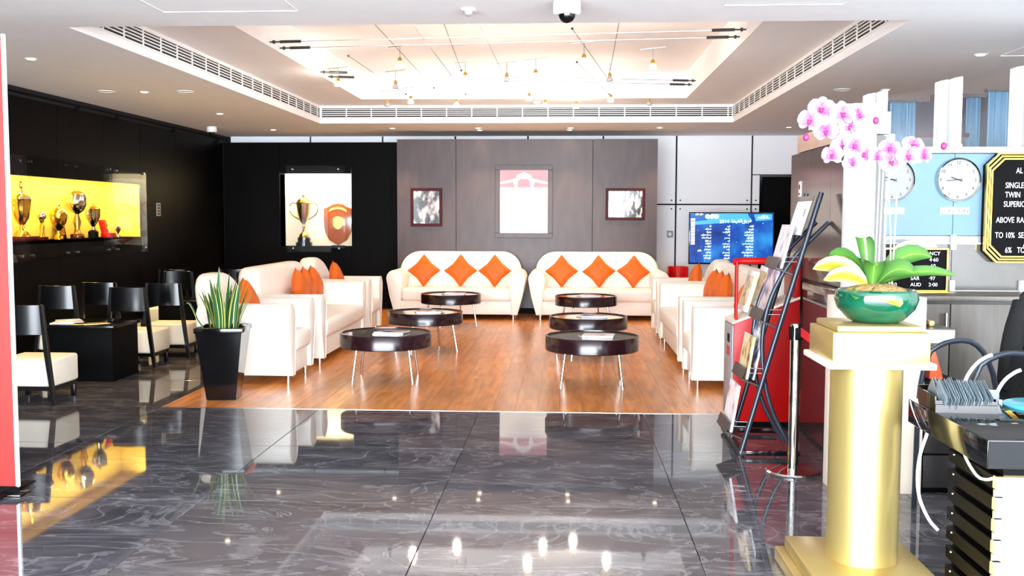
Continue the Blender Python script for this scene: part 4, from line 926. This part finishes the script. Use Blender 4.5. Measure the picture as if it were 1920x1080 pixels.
FL = [(-.285, .80, .058, (-.5, -1, 0)), (-.24, .845, .062, (-.2, -1, .2)), (-.22, .76, .055, (-.3, -1, -.4)), (-.165, .825, .06, (.1, -1, .1)), (-.13, .78, .055, (.3, -1, -.1)), (-.10, .82, .05, (.5, -1, .3)),
      (-.195, .665, .05, (-.6, -1, .1)), (-.155, .70, .055, (-.1, -1, .1)), (-.115, .70, .055, (.2, -1, .3)), (-.075, .67, .05, (.5, -1, 0)), (-.12, .635, .045, (0, -1, -.3)), (-.02, .66, .045, (.3, -1, 0)),
      (.085, .64, .055, (-.3, -1, -.1)), (.075, .69, .05, (-.2, -1, .4)), (.135, .66, .055, (.1, -1, 0)), (.165, .70, .055, (.2, -1, .5)), (.20, .665, .05, (.5, -1, .1))]
for (x, z, s, f) in FL:
    if x > .05: x -= .045
    flower(Vector((x, -.03 + random.uniform(-.02, .02), z)), s * .88, f, random.uniform(-.4, .4))
for x, z in ((-.30, .735), (.235, .70), (-.03, .80)): obj('bud', B().ball((x, -.03, z), .012, 10, 8, (1, 1, 1.3)), 'lip', ob)
# stanchion with belt
t = thing('stanchion', 'chrome queue post with a flat round base beside the pier', 'stanchion', (1.345, 5.83, 0))
obj('base', B().lathe([(.155, 0), (.158, .01), (.15, .018), (.06, .026), (.03, .03), (0, .03)], 48), 'chrome', t); obj('post', B().lathe([(.031, .028), (.031, .87), (.026, .885), (0, .885)], 28), 'chrome', t); obj('cassette', B().box(-.036, -.028, -.02, .02, .79, .87, .003).box(-.012, .035, -.036, -.028, .79, .865, .003), 'blackm', t)
tag(obj('belt', B().prism([(5.79, .815), (5.79, .865), (5.43, .775), (5.43, .725)], 0, .003, 'x', m=Matrix.Translation((1.36, 0, 0)) @ Matrix(((1, -.26, 0, 1.51), (0, 1, 0, 0), (0, 0, 1, 0), (0, 0, 0, 1)))), 'belt'), 'red belt stretched from the chrome post to the pier', 'belt')
# red newspaper stand
t = thing('newspaper_stand', 'red newspaper stand with sloping top and grey front', 'stand', (0, 0, 0)); RX0, RX1, RY0, RY1 = 1.20, 1.662, 7.09, 7.46
obj('body', B().prism([(RX0, .04), (RX1, .04), (RX1, .93), (RX0, .745)], RY0, RY1, 'y', .006, 2), 'red', t); obj('front_panel', B().box(RX0 - .01, RX0, RY0 + .01, RY1 - .01, .05, .735, .002), 'grey', t)
obj('slope_edge', B().prism([(RX0 - .01, .742), (RX1, .927), (RX1, .945), (RX0 - .01, .76)], RY0 - .004, RY1 + .004, 'y', .003, 1), 'cream', t); obj('kick', B().box(RX0 + .02, RX1, RY0 + .03, RY1 - .03, 0, .04), 'blackm', t)
for k in range(4): obj('rod', B().tube([(RX0 + .02 + .006 * k, RY0 + .03 + .05 * k, .755), (RX0 + .02 + .006 * k, RY0 + .03 + .05 * k, 1.19)], .009, 8), 'red', t)
obj('top_bar', B().tube([(RX0 + .01, RY0 + .1, 1.185), (RX0 + .06, RY0 + .06, 1.195), (RX0 + .4, RY0 + .06, 1.195)], .024, 12), 'red', t); obj('back_post', B().box(RX1 - .035, RX1, RY0, RY1, .93, 1.22, .004), 'red', t)
obj('latch', B().box(RX0 - .014, RX0 - .01, RY0 + .12, RY0 + .2, .60, .66), 'blackm', t)
for k in range(5): obj('front_mark', B().box(RX0 - .0115, RX0 - .01, RY0 + .10 + .03 * k, RY0 + .118 + .03 * k, .50, .57), 'red', t)
for k, x in enumerate((1.27, 1.36, 1.46)):
    q = thing('newspaper', f'folded newspaper with a pale border in the red stand, {("leftmost", "middle", "rightmost")[k]} of three', 'newspaper', (x + .02, RY0 + .2, .80 + (x - 1.2) * .385), 0, 'newspapers in the red stand')
    m = Matrix.Rotation(.28, 4, 'Y'); obj('sheets', B().box(-.012, .012, -.17, .15, 0, .30, .004, m=m), 'paper', q); obj('picture', B().box(-.0135, -.012, -.13, .1, .04, .26, m=m), 'cover2', q); obj('end_picture', B().box(-.01, .01, -.1715, -.17, .04, .26, m=m), 'cover2', q)
# tubular magazine rack -------------------------------------------------------
t = thing('magazine_rack', 'leaning magazine rack of curved dark tubes before the red stand', 'rack', (0, 0, 0)); R0, R1 = 6.2, 6.58
def mx(z): return 1.10 + .15 * z / .55 if z < .55 else 1.25 + (z - .55) * .285
for yy in (R0, R1): obj('main_tube', B().tube([(mx(z), yy, z) for z in (.02, .2, .4, .55, .7, .9, 1.1, 1.3, 1.5, 1.66)], .0165, 12, 1), 'blacktube', t)
curve = [(1.625, 1.475), (1.42, 1.27), (1.317, 1.10), (1.258, .94), (1.236, .80), (1.23, .71), (1.24, .52), (1.29, .31), (1.373, .14), (1.445, .03)]
for yy in (R0 + .035, R1 - .035): obj('curved_leg', B().tube([(x, yy, z) for x, z in curve], .0145, 12, 2), 'blacktube', t)
obj('base_rail', B().box(1.095, 1.14, R0 - .015, R1 + .35, .012, .04, .004), 'charcoal', t)
for yy in (R0, R1 + .30): obj('base_bar', B().box(1.10, 1.47, yy - .012, yy + .012, .01, .04, .003), 'black', t)
for x, yy in ((1.102, R0), (1.45, R0)): obj('foot', B().lathe([(.014, 0), (.018, .012), (0, .012)], 12, (x, yy, -.0005)), 'chrome', t)
tiers = [.10, .44, .81, 1.14]
for z in tiers:
    x = mx(z); s = .25
    obj('pocket_shelf', B().prism([(x - .12, z + .045), (x - .005, z), (x - .003, z + .012), (x - .115, z + .057)], R0 + .012, R1 - .012, 'y', .002, 1), 'charcoal', t)
    obj('pocket_lip', B().prism([(x - .12, z + .045), (x - .115, z + .045), (x - .09, z + .115), (x - .095, z + .115)], R0 + .012, R1 - .012, 'y', .001, 1), 'charcoal', t)
    for dz in (.09, .12): obj('retaining_wire', B().tube([(mx(z + dz) + .0, R0, z + dz), (mx(z + dz) - .085, R0 + .01, z + dz), (mx(z + dz) - .085, R1 - .01, z + dz), (mx(z + dz), R1, z + dz)], .003, 6), 'steel', t)
obj('sign_holder', B().box(-.006, 0, .0, .36, 0, .26, m=Matrix.Translation((mx(1.38) - .03, R0 + .012, 1.39)) @ Matrix.Rotation(.29, 4, 'Y')), 'charcoal', t)
sg = thing('card_sign', 'white card fixed to the top of the magazine rack', 'sign', (mx(1.38) - .045, R0 - .02, 1.395)); m = Matrix.Rotation(.30, 4, 'Y'); m2 = Matrix.Rotation(.45, 4, 'Z')
obj('card', B().box(-.004, 0, .0, .36, 0, .22, m=m), 'paper', sg); obj('mark', B().box(-.0048, -.004, .06, .10, .12, .17, m=m), 'grey', sg)
for k, (z, c, lb) in enumerate(((.10, 'cover3', 'pale magazine in the lowest pocket of the rack'), (.44, 'cover2', 'beige magazine in the second pocket of the rack'), (.81, 'cover1', 'purple magazine in the third pocket of the rack'), (1.14, 'cover3', 'white magazine in the top pocket of the rack'))):
    hh = (.30, .27, .33, .28)[k]; q = thing('magazine', lb, 'magazine', (mx(z) - .07, R0 + .04, z + .045), 0, 'magazines in the tube rack'); an = .16 if z < .5 else .26; m = Matrix.Rotation(an, 4, 'Y')
    obj('pages', B().box(-.014, 0, .0, .30, 0, hh, m=m), 'paper', q); obj('cover', B().box(-.0155, -.014, -.001, .301, -.001, hh, m=m), c, q); obj('side_cover', B().box(-.014, .0, -.0012, -.0005, 0, hh, m=m), c, q)
q = thing('magazine', 'blue-grey magazine behind the beige one in the second pocket', 'magazine', (mx(.44) - .03, R0 + .05, .48), 0, 'magazines in the tube rack'); m = Matrix.Rotation(.2, 4, 'Y'); obj('pages', B().box(-.01, 0, .0, .29, 0, .36, m=m), 'paper', q); obj('cover', B().box(-.0115, -.01, -.001, .29, 0, .36, m=m), 'cover4', q)

# ================================================================ CEILING THINGS
ordn = ['first', 'second', 'third', 'fourth', 'fifth', 'sixth', 'seventh', 'eighth', 'ninth', 'tenth', 'eleventh', 'twelfth', 'thirteenth', 'fourteenth', 'fifteenth', 'sixteenth', 'seventeenth']
def downlight(label, x, y, watt, col=(1, .86, .66)):
    t = thing('downlight', label, 'ceiling light', (x, y, ZC), 0, 'recessed ceiling downlights')
    obj('trim_ring', B().lathe([(.05, 0), (.05, -.006), (.036, -.008), (.034, -.001), (.034, 0)], 24), 'white', t)
    obj('lens', B().lathe([(.034, -.001), (.03, -.003), (0, -.003)], 18), 'lens', t)
    d = bpy.data.lights.new('downlight_lamp', 'SPOT'); d.energy = watt; d.color = col; d.spot_size = 1.5; d.spot_blend = .7; d.shadow_soft_size = .03
    o = bpy.data.objects.new('downlight_lamp', d); COL.objects.link(o); o.location = (x, y, ZC - .02)
for k, (x, y) in enumerate(((-4.56, 8.28), (-4.54, 10.5), (-4.51, 12.73), (-4.51, 15.08))): downlight(f'small lit downlight over the cafe chairs, {ordn[k]} from the entrance', x, y, 150, (1, .62, .25))
for k, x in enumerate((-2.63, -1.33, .05, 1.37, 3.26)): downlight(f'small lit downlight in front of the back wall, {ordn[k]} from left', x, 14.87, 95, (1, .76, .42))
downlight('small downlight tight over the taupe wall, left one', -1.34, 15.24, 5); downlight('small downlight tight over the taupe wall, right one', .04, 15.24, 5)
downlight('small lit downlight right of the coffer, farther one', 3.31, 10.6, 60); downlight('small lit downlight right of the coffer, nearer one', 3.37, 8.38, 60)
for lb, x, y in (('flat round speaker cover over the cafe seats, left one', -4.93, 10.44), ('flat round speaker cover over the cafe seats, right one', -4.08, 10.47), ('flat round speaker cover right of the coffer', 2.86, 10.58)):
    t = thing('ceiling_speaker', lb, 'speaker', (x, y, ZC)); obj('rim', B().lathe([(.09, 0), (.09, -.004), (.08, -.006), (.078, 0)], 28), 'white', t); obj('grille', B().lathe([(.078, -.001), (.06, -.004), (0, -.005)], 24), 'plaster', t)
def dome_camera(label, x, y, r):
    t = thing('dome_camera', label, 'camera', (x, y, ZC)); obj('housing', B().lathe([(r * .9, 0), (r, -r * .25), (r, -r * .95), (r * .82, -r * 1.08), (0, -r * 1.08)], 36), 'white', t)
    obj('dome', B().lathe([(r * .62, -r * 1.06)] + [(r * .62 * math.cos(a), -r * 1.06 - r * .62 * math.sin(a)) for a in [PI / 2 * i / 8 for i in range(1, 9)]], 32), 'black', t)
dome_camera('white dome security camera with black bubble on the front soffit', -.006, 6.2, .085); dome_camera('small dome security camera in the far left ceiling corner', -5.3, 14.6, .075)
t = thing('smoke_detector', 'white square detector on the front soffit left of the dome camera', 'detector', (-.64, 6.45, ZC)); obj('plate', B().box(-.045, .045, -.045, .045, -.012, 0, .004), 'white', t); obj('head', B().lathe([(.03, -.012), (.026, -.035), (.01, -.045), (0, -.045)], 20), 'grey', t)
t = thing('smoke_detector', 'small white round detector on the coffer ring', 'detector', (-.42, 13.7, Z1)); obj('head', B().lathe([(.05, 0), (.05, -.02), (.03, -.035), (0, -.035)], 24), 'white', t); obj('base', B().lathe([(.06, 0), (.06, -.008), (0, -.008)], 24), 'white', t)
# cable lighting in the coffer
CZ = 3.13
cab = [((-2.78, 9.22, CZ), (1.58, 8.99, 3.17), 'front pair, nearer the entrance'), ((-2.78, 9.55, CZ), (1.58, 9.32, 3.165), 'front pair, farther from the entrance'), ((-2.78, 11.12, CZ), (1.58, 12.43, 3.19), 'rear pair, nearer the entrance'), ((-2.78, 11.49, CZ), (1.58, 12.79, 3.19), 'rear pair, farther from the entrance')]
for p, q, lb in cab:
    t = thing('tension_cable', f'steel lamp cable across the coffer, {lb}', 'cable', (0, 0, 0), 0, 'tension cables across the coffer'); P, Q = Vector(p), Vector(q); d = (Q - P).normalized()
    obj('wire', B().tube([P, Q], .003, 6), 'steel', t)
    for a, s in ((P, 1), (Q, -1)): obj('turnbuckle', B().tube([a, a + d * s * .10], .007, 8).tube([a + d * s * .10, a + d * s * .30], .014, 8).tube([a + d * s * .03, a + d * s * .05], .017, 8), 'charcoal', t)
def cz_at(x, y): return CZ + .012
lng = [((-1.69, 8.47), (-1.65, 12.28)), ((-1.36, 8.48), (-1.32, 12.92)), ((-1.07, 8.5), (-1.157, 10.86)), ((-.78, 8.63), (-.71, 11.71)), ((.04, 9.0), (.49, 11.75)), ((.10, 10.91), (.54, 13.0)), ((.44, 8.54), (.47, 11.32)), ((-2.3, 10.4), (-2.1, 12.9))]
for k, (p, q) in enumerate(sorted(lng)):
    t = thing('lamp_wire', f'thin dark lamp wire running lengthwise in the coffer, {ordn[k]} from left', 'cable', (0, 0, 0), 0, 'lengthwise lamp wires in the coffer')
    obj('wire', B().tube([(p[0], p[1], CZ + .06), (q[0], q[1], CZ - .03)], .0035, 6), 'charcoal', t)
    for a, z in ((p, CZ + .06), (q, CZ - .03)): obj('clamp', B().ball((a[0], a[1], z), .012, 8, 6), 'charcoal', t)
lamps = [(-1.61, 9.54), (-2.53, 10.9), (.154, 9.41), (.826, 9.77), (-1.93, 11.14), (-1.08, 10.53), (-1.98, 12.55), (-.645, 10.59), (-.33, 10.37), (.446, 10.63), (-.47, 12.32), (.116, 13.2), (-.29, 13.0), (-1.44, 12.9), (-2.35, 12.9), (.54, 12.47), (1.05, 12.9)]
unlit = {4, 7, 9, 14, 16}
order = sorted(range(len(lamps)), key=lambda i: lamps[i][0] / lamps[i][1])
for i, (x, y) in enumerate(lamps):
    r = order.index(i); lit = i not in unlit
    t = thing('cable_lamp', f'{"glowing" if lit else "unlit"} spot lamp hanging from the coffer cables, {ordn[r]} from left', 'lamp', (x, y, 0), 0, 'spot lamps on the coffer cables')
    obj('rod', B().tube([(0, 0, CZ + .01), (.0, 0, 3.03)], .004, 6), 'steel', t)
    obj('socket', B().lathe([(.012, 3.035), (.02, 3.02), (.022, 2.995), (.012, 2.99), (0, 2.99)], 14), 'brass', t)
    obj('bulb', B().lathe([(.014, 2.995), (.036, 2.965), (.036, 2.945), (.0, 2.94)], 16), 'bulb' if lit else 'grey', t)
    obj('cross_arm', B().tube([(-.12, .03, CZ + .005), (.12, -.03, CZ + .02)], .003, 6), 'steel', t)
    if lit:
        d = bpy.data.lights.new('cable_lamp_light', 'POINT'); d.energy = 6; d.color = (1, .9, .83); d.shadow_soft_size = .05
        o = bpy.data.objects.new('cable_lamp_light', d); COL.objects.link(o); o.location = (x, y, 2.89)
